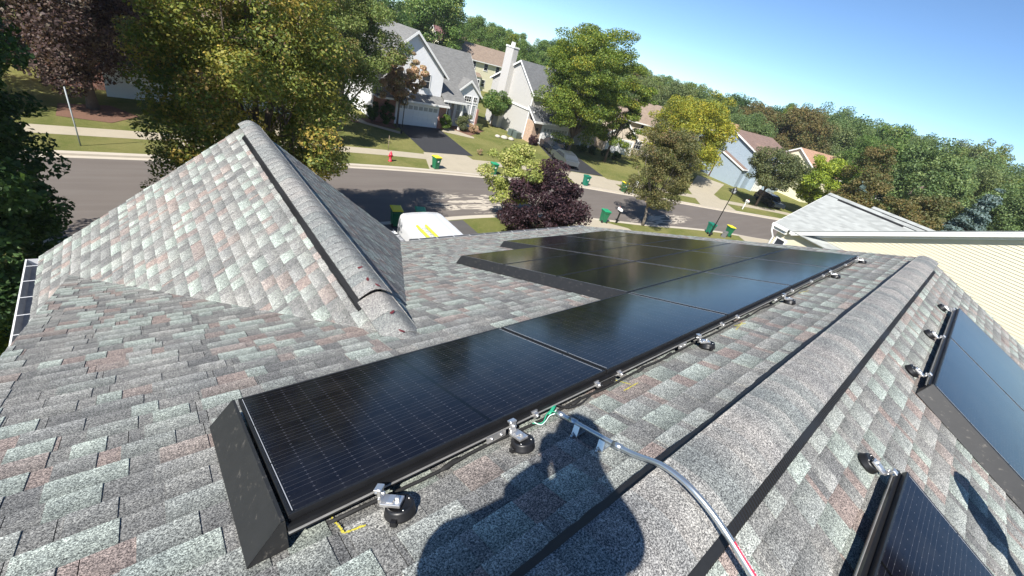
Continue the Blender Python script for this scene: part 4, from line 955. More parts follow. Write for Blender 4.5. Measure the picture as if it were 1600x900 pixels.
# ================================================================== VEHICLES
def van():
    t = thing('cargo_van', 'white high roof cargo van parked on the driveway below the eave', 'van', (9.5, 12.4, GZ + .01))
    sec = [(-2.95, .55, 2.30, .92), (-2.9, .45, 2.64, .97), (0, .42, 2.70, 1.0), (1.7, .42, 2.70, 1.0), (2.35, .42, 2.62, .98), (2.9, .42, 2.35, .93)]
    # cross sections along Y with rounded roof edges; hood drops at the front (towards the house)
    mb = MB(); W = 1.12; rings = []
    prof = lambda zt, k, zb=.42: [(-W, zb), (-W, zt - .55), (-W * .985, zt - .3), (-W * .93, zt - .10), (-W * .82, zt - .02), (-W * .4, zt + .015), (0, zt + .02), (W * .4, zt + .015), (W * .82, zt - .02), (W * .93, zt - .10), (W * .985, zt - .3), (W, zt - .55), (W, zb)]
    sects = [(2.95, 2.50, .93), (2.90, 2.62, .97), (2.6, 2.67, 1), (-1.1, 2.67, 1), (-1.5, 2.58, 1), (-2.2, 1.75, .98), (-2.75, 1.15, .95), (-3.0, .95, .9)]
    n = 13
    for y, zt, k in sects:
        rings.append([(x * k, y, z) for x, z in prof(zt, k)])
    vs = [p for r in rings for p in r]; fs = [(i * n + j, i * n + j + 1, (i + 1) * n + j + 1, (i + 1) * n + j) for i in range(len(rings) - 1) for j in range(n - 1)]
    fs += [tuple(range(n)), tuple(reversed(range((len(rings) - 1) * n, len(rings) * n)))]; fs += [(i * n + n - 1, i * n, (i + 1) * n, (i + 1) * n + n - 1) for i in range(len(rings) - 1)]
    mb.add(vs, fs, None, False); b = bevel(mb.build('body', M_van, t), .02, 2)
    rb = MB()
    for x in (-.7, -.35, 0, .35, .7): rb.box(x - .03, x + .03, -1.0, 2.5, 2.672, 2.70)
    rb.build('roof_rib', M_van, b)
    ws = MB(); ws.add([(-.95, -1.56, 2.53), (.95, -1.56, 2.53), (1.0, -2.17, 1.83), (-1.0, -2.17, 1.83)], [(0, 1, 2, 3)]); ws.build('windscreen', M_glass, t)
    for s in (-1, 1):
        q = MB(); q.box(s * 1.125 - .005, s * 1.125 + .005, -1.45, -.7, 1.45, 2.0); q.build('side_window', M_glass, t)
        for y in (-1.9, 1.8):
            wl = MB(); wl.tube([(s * .92, y, .36), (s * 1.12, y, .36)], .36, seg=20); w_ = wl.build('wheel', M_rubber, t); h = MB(); h.tube([(s * 1.12, y, .36), (s * 1.13, y, .36)], .2, seg=14); h.build('rim', M_alu, w_)
        q = MB(); q.box(s * .8 - .12, s * .8 + .12, 2.94, 2.97, .9, 1.4); q.build('tail_light', plain('lamp_red', (.5, .02, .02), .3) if s < 0 else MATS['lamp_red'], t)
    return t
v = van(); v.rotation_euler = (0, 0, R_(-1.5))
# ladder on van roof
ld_ = thing('ladder', 'yellow green extension ladder lying on the left of the van roof', 'ladder', (8.68, 12.4, GZ + 2.76), R_(-1))
for x in (-.21, .21):
    mb = MB(); mb.box(x - .04, x + .04, -1.6, 1.25, 0, .085); mb.build('rail', M_ladder, ld_)
mb = MB()
for k in range(9): mb.tube([(-.2, -1.4 + .3 * k, .04), (.2, -1.4 + .3 * k, .04)], .016, seg=6)
mb.build('rungs', M_alu, ld_)
def car(name, label, loc, rot, mat, h=1.45, L_=4.5, W=.9, suv=False, group=None):
    t = thing(name, label, 'car', loc, rot, group)
    zt = h; pr = [(-L_ / 2, .35), (-L_ / 2, .75), (-L_ * .47, .9), (-L_ * .28, .98), (-L_ * .16, zt - .08), (-L_ * .05, zt), (L_ * .22, zt), (L_ * .34, zt - .1) if not suv else (L_ * .44, zt - .05), (L_ * .44, 1.0), (L_ / 2, .92), (L_ / 2, .35)]
    mb = MB(); n = len(pr); vs = []
    for s, k in ((-1, 0), (-1, 1), (1, 1), (1, 0)):
        for x, z in pr:
            tw = W * (1 - .20 * max(0, (z - .95) / (zt - .95))) if k == 0 else W * (.80 - .18 * max(0, (z - .95) / (zt - .95))); zz = z + (.03 if k else 0); vs.append((x * (1 if k == 0 else .985), s * tw, zz))
    fs = [(a * n + i, a * n + (i + 1) % n, (a + 1) * n + (i + 1) % n, (a + 1) * n + i) for a in range(3) for i in range(n)] + [tuple(range(n)), tuple(reversed(range(3 * n, 4 * n)))]
    mb.add(vs, fs, None, False); bevel(mb.build('body', mat, t), .05, 3)
    g = MB()
    for s in (-1, 1):
        y = lambda z: s * (W * (1 - .20 * max(0, (z - .95) / (zt - .95))) + .006); g.add([(-L_ * .24, y(1.0), 1.0), (L_ * .36, y(1.0), 1.0), (L_ * .26 if not suv else L_ * .38, y(zt - .1), zt - .1), (-L_ * .09, y(zt - .1), zt - .1)], [(0, 1, 2, 3)])
    g.add([(-L_ * .285, -.7, 1.03), (-L_ * .285, .7, 1.03), (-L_ * .155, .62, zt - .04), (-L_ * .155, -.62, zt - .04)], [(0, 1, 2, 3)]); g.build('windows', M_glass, t)
    for x in (-L_ * .32, L_ * .30):
        for s in (-1, 1): wl = MB(); wl.tube([(x, s * (W - .2), .32), (x, s * (W + .01), .32)], .32, seg=18); wl.build('wheel', M_rubber, t)
    return t
car('parked_car', 'white car beside the cargo van, only its roof showing over the gutter', (7.25, 12.7, GZ + .01), R_(90), M_van, 2.05, 4.8, .98, True)
car('parked_car', 'grey car in the shade under the locust tree, nearer the street', (38.2, 32.6, GZ + .02), R_(-113), M_carsil)
car('parked_car', 'dark car under the locust tree, behind the grey one', (40.4, 37.2, GZ + .02), R_(-113), M_cardark, 1.6, 4.6, .92, True)
car('parked_car', 'dark car in the shade below the yellow green tree', (70.5, 19.2, GZ + .01), R_(60), M_cardark, 1.6, 4.6, .92, True)

# ================================================================== BINS
def bin_thing(label, loc, rot, body, lid, group, open_=0.0, sc=1.0):
    t = thing('wheelie_bin', label, 'bin', loc, rot, group); t.scale = (sc, sc, sc)
    mb = MB(); lo, hi = [], []
    def ring(w_, d, z, off=0): return [(-w_, -d + off, z), (w_, -d + off, z), (w_, d + off, z), (-w_, d + off, z)]
    rs = [ring(.20, .22, .03), ring(.215, .24, .25), ring(.265, .30, .88), ring(.30, .335, .90), ring(.30, .335, .98)]
    vs = [p for r in rs for p in r]; fs = [(i * 4 + j, i * 4 + (j + 1) % 4, (i + 1) * 4 + (j + 1) % 4, (i + 1) * 4 + j) for i in range(4) for j in range(4)] + [(3, 2, 1, 0), (16, 17, 18, 19)]
    mb.add(vs, fs); bevel(mb.build('body', body, t), .02, 2)
    mb = MB(); a = open_; pts = [(-.32, -.36), (.32, -.36), (.32, .35), (-.32, .35)]
    vs = [(x, y, 1.0 + (0.35 - y) * math.sin(a)) for x, y in pts] + [(x * .97, y * .97, 1.035 + (0.35 - y) * math.sin(a)) for x, y in pts] + [(x * .7, y * .7, 1.075 + (0.35 - y) * math.sin(a)) for x, y in pts]
    mb.add(vs, [(3, 2, 1, 0)] + [(k * 4 + i, k * 4 + (i + 1) % 4, (k + 1) * 4 + (i + 1) % 4, (k + 1) * 4 + i) for k in (0, 1) for i in range(4)] + [(8, 9, 10, 11)]); bevel(mb.build('lid', lid, t), .012, 2)
    mb = MB(); mb.tube([(-.22, .30, .93), (-.22, .41, .95), (.22, .41, .95), (.22, .30, .93)], .016, seg=8); mb.build('handle', body, t)
    for s in (-1, 1):
        w_ = MB(); w_.tube([(s * .20, .25, .11), (s * .26, .25, .11)], .115, seg=16); w_.build('wheel', M_rubber, t)
    e = MB(); e.box(-.07, .07, -.297, -.285, .62, .74); e.build('mark', M_white, t)
    return t
grp = 'wheeled bins put out along the kerb'
bin_thing('green bin with a yellow lid in the tree shade behind the white van', (10.35, 19.15, GZ), R_(170), M_bin, M_biny, grp, .10)
bin_thing('green bin with a green lid half hidden behind the white van roof', (11.75, 18.95, GZ), R_(160), M_bin, M_binl, grp, .05)
bin_thing('green bin with a yellow lid beside the pale apron right of the hydrant', (18.55, 28.95, GZ), R_(5), M_bin, M_biny, grp)
bin_thing('green bin with a green lid left of the pale yellow green tree', (24.1, 28.1, GZ), R_(-8), M_bin, M_binl, grp)
bin_thing('teal bin across the street just right of the purple tree', (34.7, 25.75, GZ), R_(-15), M_binb, M_binb, grp)
bin_thing('small green bin with a yellow lid at the left foot of the olive tree', (39.4, 24.1, GZ), R_(-20), M_bin, M_biny, grp)
bin_thing('green bin on the near verge beside the white mailbox', (28.2, 17.75, GZ), R_(160), M_bin, M_binl, grp)
bin_thing('teal bin at the foot of the black lamp post', (40.35, 13.95, GZ), R_(150), M_binb, M_binb, grp)
bin_thing('green bin with a yellow lid right of the black lamp post', (42.7, 13.05, GZ), R_(150), M_bin, M_biny, grp)
bx = MB(); bx.box(-.32, .32, -.22, .22, 0, .5); bx.box(-.34, .34, -.24, .24, .5, .56); tag(bevel(bx.build('utility_box', plain('box_grey', (.13, .13, .13), .7), loc=(41.8, 13.0, GZ), rot=(0, 0, .3)), .02), 'grey utility box on the grass between the lamp post and the last bin', 'box')

# ================================================================== STREET FURNITURE
def lamp(label, loc, h, head=True):
    t = thing('street_lamp', label, 'lamp post', loc, 0, 'black lantern lamp posts')
    mb = MB(); mb.lathe([(.10, 0), (.10, .25), (.06, .32), (.045, .6), (.038, h - .5), (.05, h - .48)], seg=12); mb.build('post', M_post, t)
    mb = MB(); mb.lathe([(.08, h - .48), (.15, h - .42), (.19, h - .08), (.2, h - .06), (.12, h + .06), (.03, h + .12), (.02, h + .2)], seg=8, smooth=False); l = mb.build('lantern', M_post, t)
    g = MB()
    for k in range(4):
        a = math.pi / 4 + k * math.pi / 2; n_ = Vector((math.cos(a), math.sin(a), 0)); u = Vector((-n_.y, n_.x, 0)); g.prism([n_ * .155 - u * .07 + Z_ * (h - .38), n_ * .155 + u * .07 + Z_ * (h - .38), n_ * .18 + u * .09 + Z_ * (h - .12), n_ * .18 - u * .09 + Z_ * (h - .12)], n_ * .004)
    g.build('lantern_glass', plain_lite, l); return t
lamp('black lamp post on the near verge beside the teal bin', (39.65, 13.45, GZ), 4.75)
lamp('black lamp post in front of the white garage, its top in the bronze tree', (20.2, 38.85, GZ), 3.3)
mb = MB(); mb.tube([(0, 0, 0), (-.03, 0, 2.95)], .032, seg=8); tag(mb.build('sign_post', plain('post_grey', (.33, .36, .36), .6), loc=(-2.5, 30.2, GZ)), 'bare grey metal post on the far verge at the left', 'post')
mb = MB(); mb.tube([(0, 0, 0), (0, 0, 1.3)], .022, seg=6); tag(mb.build('marker_rod', plain('rod_brown', (.25, .2, .15), .8), loc=(16.1, 32.9, GZ)), 'thin brown marker rod behind the red hydrant', 'rod')
hy = thing('fire_hydrant', 'red fire hydrant on the far verge', 'hydrant', (15.1, 30.25, GZ))
mb = MB(); mb.lathe([(.16, 0), (.16, .05), (.10, .06), (.10, .48), (.14, .50), (.14, .55), (.12, .56), (.11, .66), (.06, .74), (.03, .76), (.03, .82)], seg=14); mb.build('body', M_red, hy)
for a in (0, 90, 180):
    u = Vector((math.cos(R_(a - 90 + 90)), math.sin(R_(a - 90 + 90)), 0)); mb = MB(); mb.tube([u * .08 + Z_ * .42, u * .20 + Z_ * .42], .055 if a != 90 else .075, seg=10); mb.build('outlet', M_red, hy)
def mailbox(label, loc, rot, dark=False):
    t = thing('mailbox', label, 'mailbox', loc, rot, 'mailboxes on posts'); mb = MB(); mb.box(-.05, .05, -.05, .05, 0, 1.1); mb.box(-.04, .04, -.35, .2, .95, 1.03); mb.build('post', M_post if dark else M_white, t)
    mb = MB(); pr = [(-.1, 1.1), (.1, 1.1), (.1, 1.22)] + [(.1 * math.cos(a), 1.22 + .1 * math.sin(a)) for a in (.4, .8, 1.2, 1.6, 2.0, 2.4, 2.8)] + [(-.1, 1.22)]
    mb.prism([(x, -.38, z) for x, z in pr], (0, .5, 0)); mb.build('box', M_white, t)
    mb = MB(); mb.box(.10, .115, -.2, -.18, 1.2, 1.42); mb.box(.10, .115, -.2, -.1, 1.36, 1.42); mb.build('flag', M_red, t); return t
mailbox('white mailbox on a dark post beside the green bin on the near verge', (29.6, 17.35, GZ), R_(160), True)
mailbox('white mailbox across the street left of the olive tree', (41.0, 23.9, GZ), R_(-20))
mailbox('white mailbox with a white post by the pale driveway beyond the lamp post', (59.0, 18.3, GZ), R_(-30))
mb = MB()
for k, (x, y, s) in enumerate(((0, 0, .5), (.9, -.3, .42), (-.8, .4, .38))):
    mb.lathe([(s * .9, 0), (s, s * .3), (s * .7, s * .65), (s * .2, s * .8)], (x, y, 0), 9)
tag(mb.build('garden_stones', M_stone, loc=(35.6, 41.2, GZ)), 'pale landscape boulders at the end of the garden bed by the white house', 'boulders')

# ================================================================== HAZE
hz = MB(); hz.box(-950, 1250, -950, 1250, GZ - 1.2, 14.0)
hm = bpy.data.materials.new('haze_air'); hm.use_nodes = True; hn = hm.node_tree; hn.nodes.remove(hn.nodes['Principled BSDF'])
vp = hn.nodes.new('ShaderNodeVolumePrincipled'); vp.inputs['Color'].default_value = (0.88, 0.93, 1.0, 1); vp.inputs['Density'].default_value = 0.0003; vp.inputs['Anisotropy'].default_value = 0.2
hn.links.new(vp.outputs[0], hn.nodes['Material Output'].inputs['Volume'])
tag(hz.build('haze', hm), kind='stuff')
# ================================================================== TREES
nrs = np.random.RandomState(3)
PALS = dict(
    maple=[((.095, .11, .022), 5), ((.065, .085, .020), 4.5), ((.15, .14, .03), 3.2), ((.22, .165, .04), 1.2), ((.13, .095, .035), 1.5)],
    lightgreen=[((.12, .155, .045), 5), ((.09, .125, .035), 4), ((.16, .18, .06), 2), ((.15, .13, .05), 1)],
    maplebrown=[((.12, .085, .028), 4), ((.08, .075, .022), 4), ((.20, .13, .03), 2), ((.055, .06, .02), 2)],
    green=[((.055, .095, .022), 5), ((.085, .125, .035), 4), ((.035, .065, .018), 3), ((.13, .15, .05), 1.5)],
    greygreen=[((.10, .125, .05), 5), ((.075, .10, .035), 4), ((.13, .145, .06), 2), ((.05, .07, .025), 2)],
    dark=[((.022, .045, .014), 5), ((.035, .065, .018), 3), ((.05, .09, .025), 2)],
    purple=[((.030, .016, .020), 5), ((.045, .022, .028), 3), ((.065, .035, .038), 2), ((.018, .010, .014), 2)],
    purplegrey=[((.055, .035, .033), 5), ((.085, .060, .050), 3), ((.035, .022, .022), 3), ((.10, .08, .06), 1)],
    locust=[((.080, .115, .018), 5), ((.11, .14, .022), 4), ((.18, .17, .022), 1.4), ((.05, .08, .016), 3)],
    yellow=[((.16, .165, .02), 5), ((.21, .19, .02), 3), ((.10, .12, .02), 4), ((.28, .21, .03), 1)],
    lime=[((.14, .18, .022), 5), ((.20, .23, .03), 4), ((.08, .12, .02), 3)],
    pale=[((.24, .26, .07), 5), ((.17, .20, .05), 4), ((.32, .31, .12), 2), ((.10, .13, .035), 2)],
    olive=[((.075, .075, .028), 5), ((.055, .062, .024), 4), ((.10, .092, .035), 3), ((.12, .085, .04), 1)],
    brown=[((.075, .062, .022), 5), ((.055, .055, .020), 4), ((.10, .075, .028), 2), ((.05, .065, .022), 2)],
    bronze=[((.18, .125, .085), 4), ((.14, .105, .065), 4), ((.12, .115, .055), 3), ((.24, .17, .12), 2)],
    spruce=[((.11, .155, .15), 5), ((.075, .115, .11), 4), ((.15, .19, .18), 2)],
    far=[((.060, .088, .030), 5), ((.045, .070, .026), 4), ((.085, .11, .04), 3), ((.035, .055, .022), 2)],
    hedge=[((.09, .14, .02), 5), ((.06, .10, .018), 4)],
    bushbrown=[((.06, .075, .03), 4), ((.08, .085, .035), 3), ((.05, .06, .03), 2)],
)
PGAIN = dict(maple=1.7, maplebrown=1.4, green=1.7, greygreen=1.45, dark=1.6, purple=1.2, purplegrey=1.3, locust=1.45, yellow=1.5, lime=1.5, pale=1.3, olive=1.6, brown=1.8, bronze=2.2, spruce=1.2, far=2.1, hedge=1.3, bushbrown=1.75)
def leaf_mesh(name, cl, nleaf, size, pal, spread, flat=.65, shellb=.5, droop=0.0, seed=0):
    """cl: array (n,4) clump centres + radius"""
    rs = np.random.RandomState(seed); cl = np.array(cl, float); w_ = cl[:, 3] ** 2; w_ /= w_.sum(); idx = rs.choice(len(cl), nleaf, p=w_)
    d = rs.normal(size=(nleaf, 3)); d /= np.linalg.norm(d, axis=1)[:, None]
    rad = rs.uniform(0, 1, nleaf) ** (1 / 3 * (1 - shellb) + .12)
    off = d * rad[:, None] * cl[idx, 3][:, None]; off[:, 2] *= flat
    if droop: off[:, 2] -= droop * (off[:, 0] ** 2 + off[:, 1] ** 2) / np.maximum(cl[idx, 3], .1)
    p = cl[idx, :3] + off
    nrm = d * .55 + rs.normal(size=(nleaf, 3)) * .6 + np.array([0, 0, .55]); nrm /= np.linalg.norm(nrm, axis=1)[:, None]
    a = np.cross(nrm, rs.normal(size=(nleaf, 3))); a /= np.linalg.norm(a, axis=1)[:, None]; b = np.cross(nrm, a)
    s = size * rs.uniform(.6, 1.35, nleaf)[:, None]
    q = np.stack([p - a * s * .62, p - b * s * .40 + a * s * .05, p + a * s * .62 - nrm * s * .12, p + b * s * .40 + a * s * .05], 1).reshape(-1, 3)
    me = bpy.data.meshes.new(name); me.vertices.add(nleaf * 4); me.vertices.foreach_set('co', q.ravel().astype(np.float32))
    me.loops.add(nleaf * 4); me.loops.foreach_set('vertex_index', np.arange(nleaf * 4, dtype=np.int32))
    me.polygons.add(nleaf); me.polygons.foreach_set('loop_start', np.arange(0, nleaf * 4, 4, dtype=np.int32)); me.polygons.foreach_set('loop_total', np.full(nleaf, 4, np.int32))
    cols = np.array([c for c, _ in PALS[pal]]); pw = np.array([x for _, x in PALS[pal]]); pw = pw / pw.sum()
    cc_ = rs.choice(len(cols), len(cl), p=pw)                 # a clump leans to one tone
    ci = np.where(rs.uniform(size=nleaf) < .45, cc_[idx], rs.choice(len(cols), nleaf, p=pw)); c = cols[ci] * rs.uniform(.84, 1.16, nleaf)[:, None] * PGAIN.get(pal, 1.3) * 1.25
    at = me.attributes.new('Col', 'FLOAT_COLOR', 'FACE'); at.data.foreach_set('color', np.c_[c, np.ones(nleaf)].astype(np.float32).ravel())
    me.materials.append(M_leaf); me.update(); return me
def crown_clumps(n, rx, ry, z0, z1, seed, clump=.3, shape='round', hole=.15, amp=1.0):
    rs = np.random.RandomState(seed); out = []; H = (z1 - z0) / 2; zc = (z0 + z1) / 2; lob = rs.uniform(0, 6.28, 6)
    while len(out) < n:
        d = rs.normal(size=3); d /= np.linalg.norm(d); r_ = rs.uniform(.35, 1) ** .6
        ang = math.atan2(d[1], d[0]); bump = 1 + amp * (.13 * math.sin(3 * ang + lob[0]) + .10 * math.sin(5 * ang + lob[1] + 3 * d[2]) + .10 * math.sin(4 * d[2] + lob[2]) + rs.normal() * .05)
        x, y, z = d * r_ * bump
        if shape == 'column': k = .96 / max(.28, math.hypot(d[0], d[1])) / (bump ** .6); x *= k; y *= k; z *= 1.1
        if shape == 'vase': k = .55 + .5 * min(1, (z + 1) * .75); x *= k; y *= k
        if shape == 'cone': k = max(.05, (1 - z) / 2) * 1.1; x *= k * 1.2; y *= k * 1.2
        if shape == 'dome' and z < -.55: z *= .7
        out.append((x * rx, y * ry, zc + z * H, clump * min(rx, ry) * rs.uniform(.6, 1.25)))
    return out
def trunk_mb(cl, h0, r0, seed, nb=9, lean=(0, 0), fork=False):
    rs = random.Random(seed); mb = MB(); top = max(c[2] for c in cl); mid = h0
    L_ = [(0, 0, -.1), (lean[0] * .3, lean[1] * .3, mid * .5), (lean[0], lean[1], mid)]
    mb.tube(L_, [r0 * 1.35, r0 * 1.0, r0 * .85], seg=9)
    cs = rs.sample(list(cl), min(nb, len(cl)))
    for c in cs:
        s = Vector(L_[2]) + Vector((0, 0, rs.uniform(-.25, .1) * mid * .5)); e = Vector(c[:3]); m1 = s.lerp(e, .35) + Vector((rs.uniform(-.2, .2), rs.uniform(-.2, .2), .25)) ; m2 = s.lerp(e, .7) + Vector((rs.uniform(-.2, .2), rs.uniform(-.2, .2), .15))
        k = r0 * rs.uniform(.35, .6); mb.tube([s, m1, m2, e], [k, k * .7, k * .42, k * .15], seg=6)
        for _ in range(2):
            f = s.lerp(e, rs.uniform(.4, .8)); e2 = Vector(rs.choice(list(cl))[:3]); e2 = f.lerp(e2, .45); mb.tube([f, f.lerp(e2, .5) + Vector((0, 0, .1)), e2], [k * .4, k * .25, k * .08], seg=5)
    return mb
def tree(name, label, base, top, rx, ry=None, z0=2.0, n=60, leaves=12000, size=.14, pal='green', clump=.3, shape='round', seed=1, group=None, cat='tree', bark=None, nb=9, tr=.16, h0=None, lean=(0, 0), flat=.65, rot=0, droop=0.0, shell=.5, zb_=0, amp=1.0):
    ry = ry or rx; t = thing(name, label, cat, (base[0], base[1], GZ + zb_), rot, group)
    cl = crown_clumps(n, rx, ry, z0, top, seed, clump, shape, amp=amp)
    if lean != (0, 0): cl = [(a + lean[0], b + lean[1], c, d) for a, b, c, d in cl]
    me = leaf_mesh('crown', cl, leaves, size, pal, None, flat, shell, droop, seed); o = bpy.data.objects.new('crown', me); C.objects.link(o); o.parent = t
    if h0 != 0: trunk_mb(cl, h0 or z0 + .5, tr, seed, nb, lean).build('trunk', bark or M_bark, t)
    return t
def shrub(label, base, rx, ry, h, pal, leaves=3000, size=.07, seed=1, name='shrub', group=None):
    t = thing(name, label, 'shrub', (base[0], base[1], GZ), 0, group); cl = crown_clumps(26, rx * .82, ry * .82, .1, h * .93, seed, .42, 'round'); cl = [c for c in cl]
    me = leaf_mesh('foliage', cl, leaves, size, pal, None, .8, .6, 0, seed); o = bpy.data.objects.new('foliage', me); C.objects.link(o); o.parent = t
    mb = MB()
    for k in range(5):
        c = cl[k * 3]; mb.tube([(0, 0, 0), (c[0] * .5, c[1] * .5, c[2] * .5), c[:3]], [.03, .02, .008], seg=5)
    mb.build('stems', M_bark, t); return t
# near and middle trees
tree('maple_tree', 'dark green tree filling the left edge beside our roof', (-4.75, 12.8), 12.9, 2.9, 3.1, .5, 380, 150000, .10, 'dark', .22, 'column', 31, nb=12, tr=.2)
tree('dark_tree', 'dark green tree just beyond the left edge tree, nearer the street', (-4.9, 16.6), 14.0, 2.7, 2.8, .5, 300, 90000, .11, 'dark', .23, 'column', 30, nb=10, tr=.2)
tree('maple_tree', 'big golden green maple rising behind the gable ridge', (3.35, 17.6), 12.4, 3.2, 3.6, 1.9, 230, 130000, .088, 'maple', .24, 'round', 32, nb=16, tr=.2, h0=3.0)
tree('maple_tree', 'browner maple crowded behind the right side of the golden maple', (7.3, 33.6), 11.4, 3.3, 3.0, 2.6, 60, 22000, .14, 'maplebrown', .28, 'round', 33, nb=12)
tree('purple_maple_tree', 'large dark purple tree across the street at the upper left', (-2.0, 37.6), 14.5, 5.6, 4.8, 1.3, 150, 70000, .15, 'purplegrey', .26, 'round', 34, nb=12, tr=.26)
tree('maple_tree', 'grey green maple on the far lawn left of the white house', (13.7, 37.9), 12.8, 4.1, 3.8, 2.3, 130, 60000, .125, 'lightgreen', .25, 'dome', 35, nb=14, tr=.2, h0=1.4, bark=M_barkg)
tree('bronze_tree', 'bronze leaved small tree in front of the white gable', (20.7, 41.0), 7.9, 2.3, 1.9, 2.5, 110, 32000, .12, 'bronze', .20, 'round', 36, nb=9, tr=.09)
tree('small_tree', 'small round green tree between the white and grey houses', (37.6, 47.0), 4.9, 1.9, 1.9, 1.4, 34, 10000, .15, 'green', .36, 'round', 37, nb=8, tr=.08)
tree('locust_tree', 'tall feathery locust tree in front of the grey house', (41.8, 35.6), 15.2, 5.6, 5.2, 3.0, 220, 95000, .15, 'locust', .24, 'round', 38, nb=22, tr=.24, h0=2.6, flat=.5)
tree('locust_tree', 'slimmer green locust leaning against the right of the tall one', (48.6, 34.5), 12.0, 3.2, 3.2, 2.0, 60, 20000, .17, 'locust', .26, 'round', 39, nb=12, tr=.16, flat=.5)
tree('yellow_locust_tree', 'golden yellow locust behind the olive tree', (61.2, 30.8), 11.6, 6.6, 6.2, .8, 130, 56000, .19, 'yellow', .24, 'dome', 40, nb=12, tr=.2, flat=.5, droop=.15)
tree('olive_tree', 'olive brown street tree standing on the near verge over the road', (32.6, 16.55), 8.3, 2.7, 2.6, 1.7, 130, 44000, .10, 'olive', .27, 'round', 41, nb=14, tr=.12, h0=1.6, bark=M_barkg, lean=(-.25, .2))
tree('olive_tree', 'round olive green tree with a black trunk beyond the lamp post', (65.3, 19.0), 7.9, 3.5, 3.4, 2.1, 70, 22000, .17, 'bushbrown', .30, 'dome', 42, nb=9, tr=.14)
tree('lime_tree', 'bright yellow green tree above the neighbouring white roof tip', (72.8, 14.8), 9.2, 3.6, 3.4, 1.4, 70, 20000, .20, 'lime', .30, 'dome', 43, nb=8, tr=.14)
tree('purple_shrub_tree', 'dark purple maple just beyond the front eave', (18.3, 15.7), 4.75, 2.35, 2.2, -.4, 90, 30000, .115, 'purple', .30, 'dome', 44, nb=8, tr=.09, h0=.8)
tree('variegated_tree', 'pale yellow green shrub tree behind the purple maple', (17.9, 18.6), 5.6, 1.9, 1.7, 1.0, 50, 14000, .11, 'pale', .32, 'dome', 45, nb=8, tr=.07, h0=1.0)
tree('spruce_tree', 'blue spruce right behind the peak of the white roof', (60.5, 8.6), 8.0, 2.4, 2.4, .2, 120, 16000, .16, 'spruce', .18, 'cone', 46, nb=4, tr=.1, h0=5, flat=.4, cat='spruce')
tree('spruce_tree', 'blue spruce at the right edge above the cream wall', (52.5, -.9), 10.2, 3.1, 3.1, .2, 140, 20000, .16, 'spruce', .18, 'cone', 47, nb=4, tr=.1, h0=6, flat=.4, cat='spruce')
gb = 'brown green trees crowded behind the neighbouring roof'
for k, (x, y, top, r_, pal, lb) in enumerate(((50.0, 6.3, 8.6, 2.6, 'brown', 'brown green tree directly over the white roof slope, leftmost of its row'), (48.5, 3.4, 8.9, 2.5, 'brown', 'brown green tree in the middle of the row behind the white roof'), (52.5, 1.6, 9.6, 2.6, 'olive', 'brown green tree just left of the right hand spruce'),
        (70.5, 10.4, 11.8, 3.0, 'brown', 'tall brownish tree right of the lime coloured tree'), (44.5, -4.3, 8.7, 2.6, 'dark', 'dark green tree under the right edge spruce'), (60, -5.0, 10.5, 3.2, 'far', 'green tree at the far right edge behind the spruce'))):
    tree('hedge_tree', lb, (x, y), top, r_, r_, .6, 60, 16000, .16, pal, .30, 'dome', 50 + k, group=gb, nb=7, tr=.13)
tree('shade_tree', 'dark green tree on the far lawn at the left edge behind the dark maple', (-12.5, 36.0), 13, 4.6, 4.6, 1.4, 80, 26000, .17, 'dark', .30, 'round', 48, nb=8)
tree('shade_tree', 'dark green tree between the purple tree and the brick house', (2.5, 39.6), 9.5, 3.0, 2.6, 1.6, 60, 18000, .16, 'dark', .30, 'round', 49, nb=8)
# shrubs
shrub('bright green clipped shrub beside the garage pier', (27.1, 42.2), .85, .75, 1.9, 'hedge', 5000, .08, 60)
shrub('round olive shrub in front of the tall windows', (30.0, 42.7), 1.0, .9, 2.2, 'bushbrown', 6000, .08, 61)
shrub('low maroon shrub right of the round olive shrub', (31.3, 42.2), .8, .7, 1.2, 'bronze', 3500, .08, 62)
shrub('small brown shrub at the brick corner of the white house', (33.4, 43.9), .5, .5, .9, 'bushbrown', 1500, .08, 63)
shrub('dark yew left of the white garage door, nearer the door', (20.2, 42.2), .95, .9, 2.5, 'dark', 7000, .08, 64)
shrub('dark yew left of the white garage door, farther from the door', (18.5, 42.3), .9, .9, 2.3, 'dark', 6500, .08, 65)
shrub('small brown bush on the lawn beside the black driveway', (26.4, 33.6), .35, .35, .6, 'bronze', 900, .06, 66)
shrub('dark round bush at the grey house garage corner', (39.3, 39.6), .8, .75, 1.3, 'purple', 3500, .09, 67)
for k, (x, y) in enumerate(((47.6, 38.2), (49.4, 37.6), (51.6, 36.8), (53.3, 36.2))): shrub(['clipped dark hedge bush nearest the locust trunk', 'clipped dark hedge bush second from the locust trunk', 'clipped dark hedge bush third from the locust trunk', 'clipped dark hedge bush farthest from the locust trunk'][k], (x, y), 1.0, .8, 1.2, 'dark', 3000, .1, 68 + k, group='dark hedge bushes in front of the grey house porch')
shrub('yellow green shrub by the left corner under our gutter', (-3.9, 12.2), 1.2, 1.2, 1.3, 'lime', 5000, .09, 75)
